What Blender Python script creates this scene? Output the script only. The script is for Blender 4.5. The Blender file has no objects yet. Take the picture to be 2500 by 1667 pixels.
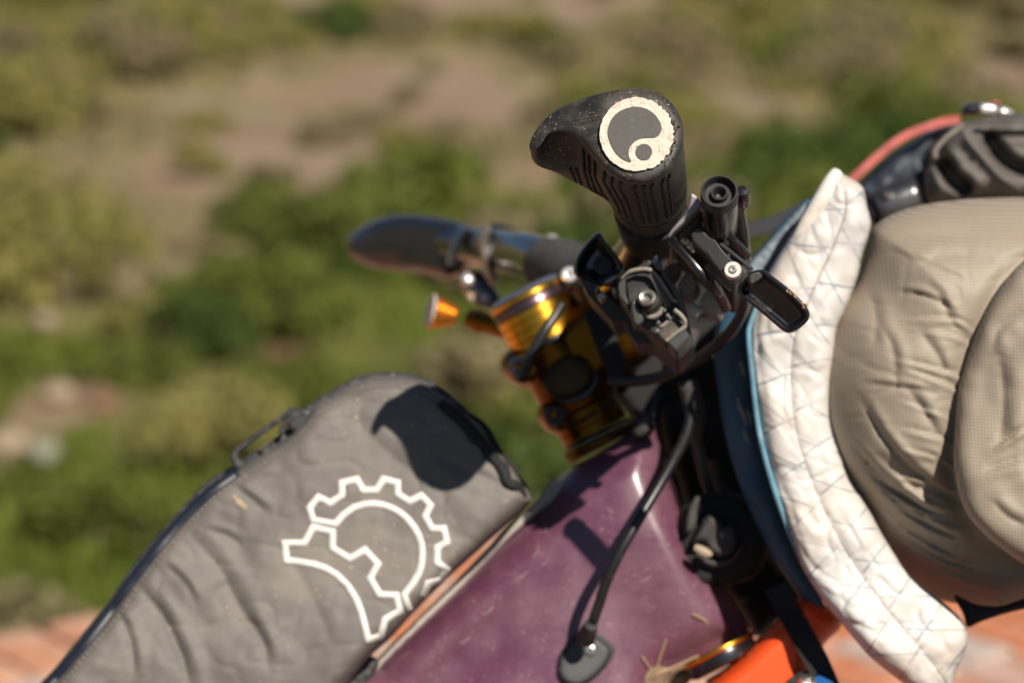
import bpy, bmesh, math, random
import numpy as np
from mathutils import Vector, Matrix
from mathutils.geometry import delaunay_2d_cdt

random.seed(7)
RNG = np.random.default_rng(7)
C = bpy.context.scene.collection
SC = bpy.context.scene

# ------------------------------------------------------------------ camera, sky, sun, exposure
PITCH = math.radians(11.0)
CAM = np.array([0.0, 0.0, 1.25])
LENS = 85.0
KPX = 36.0 / LENS / 2500.0
R_ = np.array([1.0, 0, 0])
U_ = np.array([0, math.sin(PITCH), math.cos(PITCH)])
F_ = np.array([0, math.cos(PITCH), -math.sin(PITCH)])

cam_d = bpy.data.cameras.new('camera')
cam_d.lens = LENS
cam_d.sensor_width = 36.0
cam_d.clip_start = 0.05
cam_d.clip_end = 3000.0
cam_d.dof.use_dof = True
cam_d.dof.focus_distance = 1.065
cam_d.dof.aperture_fstop = 6.4
cam_d.dof.aperture_blades = 9
cam = bpy.data.objects.new('camera', cam_d)
C.objects.link(cam)
cam.location = CAM
cam.rotation_euler = (math.pi / 2 - PITCH, 0, 0)
SC.camera = cam

SUN_TO = Vector((0.34, -0.66, 0.69)).normalized()
world = bpy.data.worlds.new('World')
SC.world = world
world.use_nodes = True
wn = world.node_tree.nodes
sky = wn.new('ShaderNodeTexSky')
sky.sky_type = 'NISHITA'
sky.sun_disc = False
sky.sun_elevation = math.asin(SUN_TO.z)
sky.sun_rotation = math.atan2(SUN_TO.x, SUN_TO.y)
sky.altitude = 1600.0      # high, clear and dry country
sky.air_density = 0.9
sky.dust_density = 0.15
sky.ozone_density = 1.5
bg = wn['Background']
bg.inputs['Strength'].default_value = 0.05
world.node_tree.links.new(sky.outputs[0], bg.inputs['Color'])

sun_d = bpy.data.lights.new('sun', 'SUN')
sun_d.energy = 5.0
sun_d.angle = math.radians(0.53)
sun_d.color = (1.0, 0.91, 0.79)
sun = bpy.data.objects.new('sun', sun_d)
C.objects.link(sun)
sun.rotation_euler = (-SUN_TO).to_track_quat('-Z', 'Y').to_euler()
sun.location = (3, -6, 8)

SC.view_settings.view_transform = 'Standard'
SC.view_settings.look = 'None'
SC.view_settings.exposure = 0.28
SC.view_settings.gamma = 1.0
SC.view_settings.use_curve_mapping = False
SC.cycles.use_denoising = True
SC.cycles.max_bounces = 8
SC.cycles.sample_clamp_indirect = 8.0

# ------------------------------------------------------------------ coordinates
def at(px, py, D):
    """world point seen at photo pixel (px, py) of 2500x1667, D metres along the viewing axis"""
    px = np.asarray(px, float); py = np.asarray(py, float); D = np.asarray(D, float)
    x = (px - 1250.0) * KPX * D
    y = (833.5 - py) * KPX * D
    return CAM + x[..., None] * R_ + y[..., None] * U_ + D[..., None] * F_

def cv(x, y, z):
    """camera-aligned vector (right, up, away) to world"""
    return x * R_ + y * U_ + z * F_

def ray_ground(px, py, z=0.0):
    d = (px - 1250.0) * KPX * R_ + (833.5 - py) * KPX * U_ + F_
    t = (z - CAM[2]) / d[2]
    return CAM + t * d

def Z(x0, y0, s):
    return lambda pts: [(x0 + p[0] * s, y0 + p[1] * s) for p in pts]
z1 = Z(1260, 180, 800 / 2352)
z2 = Z(1360, 400, 700 / 2350)
z3 = Z(820, 480, 700 / 2350)
z4 = Z(1150, 750, 700 / 2350)
z5 = Z(500, 880, 900 / 2352)
z6 = Z(100, 1067, 900 / 2352)
z7 = Z(900, 1067, 900 / 2352)
z8 = Z(1600, 1067, 900 / 2352)
z9 = Z(1700, 230, 800 / 2352)
z10 = Z(1700, 700, 800 / 2352)
zd = Z(1500, 600, 300 / 2352)
ze = Z(1560, 780, 400 / 2352)
zf = Z(1600, 1100, 400 / 2352)

# ------------------------------------------------------------------ object helpers
WO = {}
def tag(o, label=None, cat=None, group=None, kind=None):
    if label: o['label'] = label
    if cat: o['category'] = cat
    if group: o['group'] = group
    if kind: o['kind'] = kind
    return o

def thing(name, loc, label, cat, group=None):
    o = bpy.data.objects.new(name, None)
    o.empty_display_size = 0.05
    o.location = tuple(loc)
    C.objects.link(o)
    WO[o] = np.asarray(loc, float)
    return tag(o, label, cat, group)

def build(name, geos, mat, parent=None, smooth=True, sharp=40, bevel=0, segs=2, uv=None, subsurf=0):
    """geos: list of (verts Nx3 in world, faces) joined as ONE mesh object"""
    Vs, Fs, off = [], [], 0
    for V, F in geos:
        V = np.asarray(V, float)
        Vs.append(V)
        Fs += [tuple(int(i) + off for i in f) for f in F]
        off += len(V)
    V = np.concatenate(Vs)
    c = (V.min(0) + V.max(0)) / 2
    if parent is None:
        c[2] = V[:, 2].min()
    me = bpy.data.meshes.new(name)
    me.from_pydata((V - c).tolist(), [], Fs)
    me.validate()
    bm = bmesh.new(); bm.from_mesh(me)
    bmesh.ops.recalc_face_normals(bm, faces=bm.faces)
    bm.to_mesh(me); bm.free()
    if uv is not None:
        lay = me.uv_layers.new(name='UVMap')
        idx = np.empty(len(me.loops), dtype=np.int32)
        me.loops.foreach_get('vertex_index', idx)
        lay.data.foreach_set('uv', np.asarray(uv, float)[idx].ravel())
    if smooth:
        me.shade_smooth()
        if sharp: me.set_sharp_from_angle(angle=math.radians(sharp))
    if mat: me.materials.append(mat)
    o = bpy.data.objects.new(name, me)
    C.objects.link(o)
    WO[o] = c
    if parent is not None:
        o.parent = parent
        o.location = tuple(c - WO[parent])
    else:
        o.location = tuple(c)
    if bevel:
        m = o.modifiers.new('edge', 'BEVEL'); m.width = bevel; m.segments = segs; m.limit_method = 'ANGLE'
        m.harden_normals = True
    if subsurf:
        m = o.modifiers.new('sub', 'SUBSURF'); m.levels = subsurf; m.render_levels = subsurf
    return o

def catmull(P, n, closed=False):
    P = np.asarray(P, float); N = len(P); out = []
    rng = range(N) if closed else range(N - 1)
    for i in rng:
        p1 = P[i]; p2 = P[(i + 1) % N]
        p0 = P[(i - 1) % N] if (closed or i > 0) else 2 * p1 - p2
        p3 = P[(i + 2) % N] if (closed or i + 2 < N) else 2 * p2 - p1
        for k in range(n):
            t = k / n
            out.append(0.5 * (2 * p1 + (p2 - p0) * t + (2 * p0 - 5 * p1 + 4 * p2 - p3) * t * t + (3 * p1 - p0 - 3 * p2 + p3) * t ** 3))
    if not closed: out.append(P[-1])
    return np.array(out)

def evenly(P, step, closed=True):
    P = np.asarray(P, float)
    Q = np.concatenate([P, P[:1]]) if closed else P
    seg = np.linalg.norm(np.diff(Q, axis=0), axis=1); s = np.concatenate([[0], np.cumsum(seg)])
    n = max(3, int(round(s[-1] / step)))
    t = np.linspace(0, s[-1], n + 1)
    out = np.stack([np.interp(t, s, Q[:, k]) for k in range(Q.shape[1])], 1)
    return out[:-1] if closed else out

def seg_dist(pts, poly, closed=True):
    A = poly; B = np.roll(poly, -1, 0)
    if not closed: A, B = poly[:-1], poly[1:]
    d = np.full(len(pts), 1e9)
    AB = B - A; L = (AB ** 2).sum(1) + 1e-9
    for c in range(0, len(pts), 4000):
        q = pts[c:c + 4000, None, :] - A[None]
        t = np.clip((q * AB).sum(2) / L, 0, 1)
        d[c:c + 4000] = np.sqrt(((q - t[..., None] * AB) ** 2).sum(2)).min(1)
    return d

def inside(pts, poly):
    x, y = pts[:, 0], pts[:, 1]; r = np.zeros(len(pts), bool)
    n = len(poly)
    for i in range(n):
        xa, ya = poly[i]; xb, yb = poly[(i + 1) % n]
        if ya == yb: continue
        r ^= ((ya > y) != (yb > y)) & (x < (xb - xa) * (y - ya) / (yb - ya) + xa)
    return r

def _h(i, j, s):
    v = np.sin(i * 127.1 + j * 311.7 + s * 74.7) * 43758.5453
    return v - np.floor(v)
def vnoise(x, y, s=0):
    xi, yi = np.floor(x), np.floor(y); fx, fy = x - xi, y - yi
    fx = fx * fx * (3 - 2 * fx); fy = fy * fy * (3 - 2 * fy)
    a = _h(xi, yi, s) * (1 - fx) + _h(xi + 1, yi, s) * fx
    b = _h(xi, yi + 1, s) * (1 - fx) + _h(xi + 1, yi + 1, s) * fx
    return (a * (1 - fy) + b * fy) * 2 - 1

class Pillow:
    """solid with a given outline (photo px), its own distance D, real thickness in front and behind, rounded rim"""
    def __init__(s, poly, D, front, back, rim, step=8, disp=None, smooth=True, power=2.0, corners=None):
        P = np.asarray(poly, float)
        if smooth: P = catmull(P, 10, True)
        s.poly = evenly(P, step)
        s.D = D if callable(D) else (lambda x, y, d=D: np.full(np.shape(x), float(d)))
        s.front, s.back, s.rim, s.disp, s.power, s.step = front, back, rim, disp, power, step
        lo, hi = s.poly.min(0), s.poly.max(0)
        gx, gy = np.meshgrid(np.arange(lo[0], hi[0], step), np.arange(lo[1], hi[1], step * 0.87))
        gx[1::2] += step / 2
        g = np.stack([gx.ravel(), gy.ravel()], 1)
        g = g[inside(g, s.poly)]
        g = g[seg_dist(g, s.poly) > step * 0.55]
        allp = np.concatenate([s.poly, g])
        nb = len(s.poly)
        vs, es, fs, *_ = delaunay_2d_cdt([Vector(p) for p in allp.tolist()], [(i, (i + 1) % nb) for i in range(nb)], [], 1, 1e-4)
        pts = np.array([tuple(v) for v in vs])
        d = seg_dist(pts, s.poly)
        bd = d < 1e-3
        fD, bD = s._depth(pts, d)
        V = [at(pts[:, 0], pts[:, 1], fD)]
        s.px = pts
        n = len(pts)
        bi = np.arange(n); k = n
        inner = np.where(~bd)[0]
        bi[inner] = n + np.arange(len(inner))
        V.append(at(pts[inner, 0], pts[inner, 1], bD[inner]))
        s.V = np.concatenate(V)
        s.uvpx = np.concatenate([pts, pts[inner]])
        s.F = [tuple(f) for f in fs] + [tuple(bi[j] for j in reversed(f)) for f in fs]
    def _prof(s, d):
        u = np.clip(d / s.rim, 0, 1)
        return np.clip(1 - (1 - u) ** s.power, 0, 1) ** (1 / s.power)
    def _depth(s, pts, d):
        D = s.D(pts[:, 0], pts[:, 1]); h = s._prof(d)
        f = D - s.front * h
        if s.disp is not None:
            f = f - s.disp(pts[:, 0], pts[:, 1], d) * np.clip(d / (s.rim * 0.35), 0, 1)
        return f, D + s.back * h
    def surf(s, pts):
        pts = np.asarray(pts, float)
        return s._depth(pts, seg_dist(pts, s.poly))[0]
    @property
    def geo(s): return (s.V, s.F)

def tube(pts, r, n=10, smooth=6, cap=True, world_pts=False, flat=1.0, flatdir=None):
    P = np.array([at(*p) for p in pts]) if not world_pts else np.asarray(pts, float)
    rr = np.asarray(r, float) if np.ndim(r) else np.full(len(P), float(r))
    if smooth and len(P) > 2:
        Q = catmull(np.concatenate([P, rr[:, None]], 1), smooth)
        P, rr = Q[:, :3], Q[:, 3]
    T = np.gradient(P, axis=0); T /= np.linalg.norm(T, axis=1)[:, None] + 1e-12
    up = np.array([0.13, 0.22, 0.97]) if flatdir is None else np.asarray(flatdir, float)
    a = np.cross(T[0], up); a /= np.linalg.norm(a)
    V, F = [], []
    ang = np.arange(n) * 2 * math.pi / n
    for i in range(len(P)):
        if flatdir is not None: a = np.cross(T[i], up)
        else: a = a - T[i] * a.dot(T[i])
        a /= np.linalg.norm(a); b = np.cross(T[i], a)
        V.append(P[i] + rr[i] * (np.cos(ang)[:, None] * a + flat * np.sin(ang)[:, None] * b))
    V = np.concatenate(V)
    for i in range(len(P) - 1):
        for k in range(n):
            F.append((i * n + k, i * n + (k + 1) % n, (i + 1) * n + (k + 1) % n, (i + 1) * n + k))
    if cap:
        F.append(tuple(reversed(range(n)))); F.append(tuple((len(P) - 1) * n + k for k in range(n)))
    return V, F

def lathe(o, d, prof, n=48):
    """o world origin, d world axis, prof [(s, r)] metres"""
    o = np.asarray(o, float); d = np.asarray(d, float); d = d / np.linalg.norm(d)
    a = np.cross(d, [0.3, 0.2, 0.93]); a /= np.linalg.norm(a); b = np.cross(d, a)
    ang = np.arange(n) * 2 * math.pi / n
    ring = np.cos(ang)[:, None] * a + np.sin(ang)[:, None] * b
    V, F = [], []
    for s, r in prof:
        V.append(o + d * s + max(r, 1e-5) * ring)
    V = np.concatenate(V)
    for i in range(len(prof) - 1):
        for k in range(n):
            F.append((i * n + k, i * n + (k + 1) % n, (i + 1) * n + (k + 1) % n, (i + 1) * n + k))
    F.append(tuple(reversed(range(n)))); F.append(tuple((len(prof) - 1) * n + k for k in range(n)))
    return V, F

def slab(poly, D, vec, smooth=0):
    """flat-faced plate: outline at D, thickness along vec (camera-aligned metres)"""
    P = np.asarray(poly, float)
    if smooth: P = catmull(P, smooth, True)
    Df = D(P[:, 0], P[:, 1]) if callable(D) else np.full(len(P), float(D))
    A = at(P[:, 0], P[:, 1], Df); B = A + cv(*vec)
    n = len(P)
    F = [tuple(range(n)), tuple(reversed(range(n, 2 * n)))] + [(i, n + i, n + (i + 1) % n, (i + 1) % n) for i in range(n)]
    return np.concatenate([A, B]), F

def stroke(path, w, surf, lift=0.0005, thick=0.0004, closed=False, step=7):
    """a printed line of width w px laid on a surface (real thin relief)"""
    P = np.asarray(path, float)
    n = len(P); L, Rr = [], []
    for i in range(n):
        a = P[(i - 1) % n] if (closed or i > 0) else None
        b = P[(i + 1) % n] if (closed or i < n - 1) else None
        d1 = (P[i] - a) / np.linalg.norm(P[i] - a) if a is not None else None
        d2 = (b - P[i]) / np.linalg.norm(b - P[i]) if b is not None else None
        if d1 is None: d1 = d2
        if d2 is None: d2 = d1
        n1 = np.array([-d1[1], d1[0]]); n2 = np.array([-d2[1], d2[0]])
        m = n1 + n2; m /= np.linalg.norm(m)
        k = w / 2 / max(0.5, m.dot(n1))
        L.append(P[i] + m * k); Rr.append(P[i] - m * k)
    L, Rr = np.array(L), np.array(Rr)
    Lr, Rrr = [], []
    for i in range(n if closed else n - 1):
        j = (i + 1) % n
        k = max(1, int(np.linalg.norm(P[j] - P[i]) / step))
        for q in range(k):
            t = q / k
            Lr.append(L[i] * (1 - t) + L[j] * t); Rrr.append(Rr[i] * (1 - t) + Rr[j] * t)
    if not closed: Lr.append(L[-1]); Rrr.append(Rr[-1])
    Lr, Rrr = np.array(Lr), np.array(Rrr); M = (Lr + Rrr) / 2
    m = len(Lr)
    rows = [Lr, M, Rrr]
    V = []
    for row in rows:
        D = surf(row) - lift; V.append(at(row[:, 0], row[:, 1], D))
    for row in rows:
        D = surf(row) - lift + thick; V.append(at(row[:, 0], row[:, 1], D))
    V = np.concatenate(V); F = []
    for i in range(m if closed else m - 1):
        j = (i + 1) % m
        for r in range(2):
            F.append((r * m + i, r * m + j, (r + 1) * m + j, (r + 1) * m + i))
        F.append((i, 3 * m + i, 3 * m + j, j)); F.append((2 * m + i, 2 * m + j, 5 * m + j, 5 * m + i))
    return V, F

# ------------------------------------------------------------------ materials
def nodes_of(name):
    m = bpy.data.materials.new(name); m.use_nodes = True
    nt = m.node_tree
    return m, nt, nt.nodes['Principled BSDF']

def pmat(name, base, rough=0.5, metal=0.0, var=0.12, vscale=30.0, dust=None, bump=None, coat=0.0, spec=0.5,
         weave=None, fleck=None, rvar=0.0, sheen=0.0, coat_rough=0.08):
    m, nt, bs = nodes_of(name)
    N, L = nt.nodes.new, nt.links.new
    tc = N('ShaderNodeTexCoord')
    def noise(scale, detail=4, rough_=0.6):
        t = N('ShaderNodeTexNoise'); t.inputs['Scale'].default_value = scale
        t.inputs['Detail'].default_value = detail; t.inputs['Roughness'].default_value = rough_
        L(tc.outputs['Object'], t.inputs['Vector']); return t
    def mix(a, b, fac):
        x = N('ShaderNodeMix'); x.data_type = 'RGBA'
        if isinstance(a, tuple): x.inputs[6].default_value = (*a, 1)
        else: L(a, x.inputs[6])
        if isinstance(b, tuple): x.inputs[7].default_value = (*b, 1)
        else: L(b, x.inputs[7])
        if isinstance(fac, float): x.inputs[0].default_value = fac
        else: L(fac, x.inputs[0])
        return x.outputs[2]
    def ramp(src, lo, hi):
        r = N('ShaderNodeMapRange'); r.inputs[1].default_value = lo; r.inputs[2].default_value = hi
        L(src, r.inputs[0]); return r.outputs[0]
    def math_(op, a, b=None):
        x = N('ShaderNodeMath'); x.operation = op
        for i, v in enumerate((a, b)):
            if v is None: continue
            if isinstance(v, (int, float)): x.inputs[i].default_value = v
            else: L(v, x.inputs[i])
        return x.outputs[0]
    n1 = noise(vscale)
    lo = tuple(max(0, c * (1 - var)) for c in base); hi = tuple(min(1, c * (1 + var)) for c in base)
    col = mix(lo, hi, ramp(n1.outputs['Fac'], 0.3, 0.7))
    height = None
    if weave:
        f, amt, dep = weave          # threads per metre, colour amount, depth
        sx = N('ShaderNodeSeparateXYZ'); L(tc.outputs['Object'], sx.inputs[0])
        wx = math_('ABSOLUTE', math_('SINE', math_('MULTIPLY', sx.outputs[0], f * math.pi)))
        wz = math_('ABSOLUTE', math_('SINE', math_('MULTIPLY', sx.outputs[2], f * math.pi)))
        wv = math_('POWER', math_('MULTIPLY', wx, wz), 0.5)
        dark = tuple(c * (1 - amt) for c in base)
        col = mix(dark, col, wv)
        height = wv
    if dust:
        dc, ds, dlo, dhi = dust
        n2 = noise(ds, 6, 0.65)
        dfac = ramp(n2.outputs['Fac'], dlo, dhi)
        col = mix(col, dc, dfac)
        rr = N('ShaderNodeMapRange'); L(dfac, rr.inputs[0])
        rr.inputs[3].default_value = rough; rr.inputs[4].default_value = 0.85
        L(rr.outputs[0], bs.inputs['Roughness'])
    else:
        if rvar:
            n4 = noise(vscale * 2.3)
            rr = N('ShaderNodeMapRange'); L(n4.outputs['Fac'], rr.inputs[0])
            rr.inputs[3].default_value = max(0.02, rough - rvar); rr.inputs[4].default_value = rough + rvar
            L(rr.outputs[0], bs.inputs['Roughness'])
        else:
            bs.inputs['Roughness'].default_value = rough
    if fleck:
        fc, fs, flo, fhi = fleck     # small specks
        v = N('ShaderNodeTexNoise'); v.inputs['Scale'].default_value = fs; v.inputs['Detail'].default_value = 2
        L(tc.outputs['Object'], v.inputs['Vector'])
        n5 = noise(fs * 0.06, 2)
        ff = math_('MULTIPLY', ramp(v.outputs['Fac'], flo, fhi), ramp(n5.outputs['Fac'], 0.4, 0.62))
        col = mix(col, fc, ff)
    L(col, bs.inputs['Base Color'])
    bs.inputs['Metallic'].default_value = metal
    bs.inputs['Specular IOR Level'].default_value = spec
    bs.inputs['Coat Weight'].default_value = coat
    bs.inputs['Coat Roughness'].default_value = coat_rough
    if sheen: bs.inputs['Sheen Weight'].default_value = sheen
    if bump or height is not None:
        b = N('ShaderNodeBump')
        if bump:
            n3 = noise(bump[0], 5)
            b.inputs['Strength'].default_value = bump[1]; b.inputs['Distance'].default_value = bump[2]
            if height is not None:
                hh = math_('ADD', math_('MULTIPLY', height, weave[2]), n3.outputs['Fac'])
            else: hh = n3.outputs['Fac']
            L(hh, b.inputs['Height'])
        else:
            b.inputs['Strength'].default_value = 0.4; b.inputs['Distance'].default_value = weave[2]
            L(height, b.inputs['Height'])
        L(b.outputs[0], bs.inputs['Normal'])
    return m

TAN = (0.36, 0.26, 0.16)
M = {}
M['rubber'] = pmat('rubber', (0.018, 0.0178, 0.018), 0.5, var=0.25, vscale=60, dust=((0.14, 0.112, 0.086), 70, 0.42, 0.95),
                   bump=(1500, 0.25, 0.0003), fleck=((0.45, 0.32, 0.2), 800, 0.645, 0.71))
M['rubber_dusty'] = pmat('rubber_dusty', (0.05, 0.042, 0.036), 0.7, var=0.3, vscale=50, dust=((0.12, 0.09, 0.07), 70, 0.5, 0.9), bump=(900, 0.3, 0.0004))
M['groove'] = pmat('groove', (0.008, 0.008, 0.008), 0.9)
M['disc_grey'] = pmat('disc_grey', (0.06, 0.055, 0.05), 0.6, var=0.1, vscale=200, fleck=((0.3, 0.25, 0.2), 1400, 0.66, 0.72), bump=(2500, 0.15, 0.0002))
M['disc_white'] = pmat('disc_white', (0.66, 0.58, 0.49), 0.75, var=0.12, vscale=160, dust=((0.30, 0.22, 0.15), 300, 0.52, 0.8), bump=(420, 0.6, 0.0012), fleck=((0.12, 0.09, 0.06), 700, 0.63, 0.7))
M['torn_rubber'] = pmat('torn_rubber', (0.07, 0.062, 0.055), 0.9, var=0.5, vscale=300, bump=(600, 0.9, 0.001))
M['gloss_black'] = pmat('gloss_black', (0.012, 0.012, 0.014), 0.22, var=0.2, dust=((0.12, 0.1, 0.08), 120, 0.6, 0.95), coat=0.5)
M['gunmetal'] = pmat('gunmetal', (0.07, 0.068, 0.075), 0.25, metal=0.9, var=0.2, dust=((0.2, 0.16, 0.12), 90, 0.62, 0.9))
M['matte_black'] = pmat('matte_black', (0.017, 0.017, 0.0165), 0.45, var=0.3, dust=((0.13, 0.11, 0.085), 140, 0.5, 0.95), bump=(1200, 0.2, 0.0003))
M['matte_grey'] = pmat('matte_grey', (0.05, 0.049, 0.048), 0.42, var=0.2, dust=((0.14, 0.115, 0.09), 200, 0.6, 0.95))
M['cap_black'] = pmat('cap_black', (0.02, 0.02, 0.021), 0.45, var=0.2, dust=((0.11, 0.09, 0.07), 250, 0.6, 0.95))
M['grey_plastic'] = pmat('grey_plastic', (0.32, 0.29, 0.26), 0.55, var=0.1)
M['pale_plastic'] = pmat('pale_plastic', (0.5, 0.48, 0.46), 0.5, var=0.1)
M['pale_edge'] = pmat('pale_edge', (0.22, 0.19, 0.16), 0.55, var=0.3, vscale=200)  # pale tone along rims and edges
M['steel'] = pmat('steel', (0.5, 0.48, 0.45), 0.28, metal=1.0, var=0.15, vscale=300, dust=((0.25, 0.19, 0.13), 300, 0.62, 0.9))
M['white_bolt'] = pmat('white_bolt', (0.8, 0.78, 0.75), 0.3, metal=0.6, var=0.05)
M['lever_black'] = pmat('lever_black', (0.008, 0.009, 0.012), 0.3, var=0.2, dust=((0.12, 0.1, 0.08), 110, 0.58, 0.95), coat=0.25)
M['rubber_sky_tint'] = pmat('rubber_sky_tint', (0.014, 0.018, 0.027), 0.3, var=0.2, vscale=40, coat=0.3)  # bluish base paints the sky's reflection on the far grip
M['bolt_worn'] = pmat('bolt_worn', (0.34, 0.32, 0.29), 0.42, metal=0.75, var=0.25, vscale=400, dust=((0.2, 0.15, 0.1), 400, 0.6, 0.85))
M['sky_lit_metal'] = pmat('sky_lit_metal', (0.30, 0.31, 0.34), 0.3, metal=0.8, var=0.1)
M['carbon'] = pmat('carbon', (0.010, 0.012, 0.018), 0.2, var=0.1, coat=0.6)
M['gold'] = pmat('gold', (0.70, 0.37, 0.04), 0.26, metal=1.0, var=0.08, vscale=80)
M['gold_shaded'] = pmat('gold_shaded', (0.17, 0.07, 0.007), 0.32, metal=1.0, var=0.15, vscale=60, dust=((0.16, 0.12, 0.08), 120, 0.65, 0.95))  # gold darkened in its base to carry the shade over the stem
M['plum_metal'] = pmat('plum_metal', (0.14, 0.09, 0.1), 0.3, metal=0.9)
M['purple'] = pmat('purple', (0.118, 0.041, 0.075), 0.32, var=0.08, vscale=60, dust=((0.19, 0.105, 0.135), 28, 0.42, 1.0), coat=0.45, coat_rough=0.22, bump=(35, 0.06, 0.002),
                   fleck=((0.6, 0.36, 0.4), 1100, 0.655, 0.69))
M['highlight_pale'] = pmat('highlight_pale', (0.42, 0.37, 0.33), 0.7, var=0.2)  # pale colour for the highlight on the tube's top rounding
M['bag_fabric'] = pmat('bag_fabric', (0.165, 0.148, 0.132), 0.62, var=0.12, vscale=30, weave=(620, 0.42, 0.2), bump=(90, 0.25, 0.0012), dust=((0.285, 0.255, 0.225), 17, 0.46, 0.9),
                       fleck=((0.5, 0.36, 0.22), 420, 0.68, 0.74))
M['binding'] = pmat('binding', (0.035, 0.035, 0.037), 0.75, var=0.35, vscale=200, dust=((0.22, 0.2, 0.18), 260, 0.5, 0.8), bump=(700, 0.6, 0.0006))
M['zip'] = pmat('zip', (0.012, 0.016, 0.028), 0.45, var=0.2)
M['thread'] = pmat('thread', (0.22, 0.2, 0.17), 0.8)
M['print'] = pmat('print', (0.72, 0.70, 0.67), 0.55, var=0.05, vscale=150, dust=((0.45, 0.4, 0.34), 60, 0.6, 0.95), weave=(620, 0.12, 0.15), bump=(90, 0.2, 0.001))
M['beige'] = pmat('beige', (0.37, 0.315, 0.245), 0.6, var=0.1, vscale=14, weave=(640, 0.45, 0.25), bump=(160, 0.2, 0.0008), dust=((0.27, 0.205, 0.14), 13, 0.48, 0.95))
M['navy'] = pmat('navy', (0.036, 0.10, 0.17), 0.55, var=0.25, vscale=20, dust=((0.10, 0.13, 0.15), 60, 0.55, 0.9))
M['navy_sunlit'] = pmat('navy_sunlit', (0.16, 0.2, 0.23), 0.7, var=0.25, vscale=40)
M['piping_blue'] = pmat('piping_blue', (0.12, 0.27, 0.36), 0.6, var=0.3, vscale=90, dust=((0.4, 0.45, 0.45), 80, 0.55, 0.9))
M['webbing'] = pmat('webbing', (0.014, 0.014, 0.015), 0.8, var=0.2, weave=(500, 0.6, 0.0004))
M['webbing_grey'] = pmat('webbing_grey', (0.075, 0.07, 0.066), 0.85, var=0.3, vscale=90, weave=(420, 0.5, 0.0004))
M['cable'] = pmat('cable', (0.014, 0.014, 0.015), 0.35, var=0.2, dust=((0.16, 0.13, 0.1), 150, 0.6, 0.95))
M['cable_grey'] = pmat('cable_grey', (0.05, 0.05, 0.05), 0.35, var=0.2)
M['port'] = pmat('port', (0.06, 0.062, 0.064), 0.6, var=0.15, bump=(900, 0.2, 0.0003))
M['orange'] = pmat('orange', (0.85, 0.09, 0.015), 0.45, var=0.06)
M['red_strap'] = pmat('red_strap', (0.40, 0.075, 0.06), 0.65, var=0.15, dust=((0.48, 0.2, 0.17), 70, 0.45, 0.9))
M['pouch'] = pmat('pouch', (0.115, 0.102, 0.092), 0.6, var=0.1, weave=(850, 0.3, 0.0002), dust=((0.24, 0.21, 0.19), 12, 0.5, 0.9))
M['mesh_strap'] = pmat('mesh_strap', (0.02, 0.022, 0.028), 0.7, var=0.3, vscale=200)
M['blue_anodized'] = pmat('blue_anodized', (0.02, 0.14, 0.45), 0.3, metal=0.9)
M['straw'] = pmat('straw', (0.42, 0.3, 0.17), 0.8, var=0.2)
M['mud'] = pmat('mud', (0.24, 0.17, 0.11), 0.95, var=0.3, vscale=300, bump=(500, 0.8, 0.001))

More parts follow.
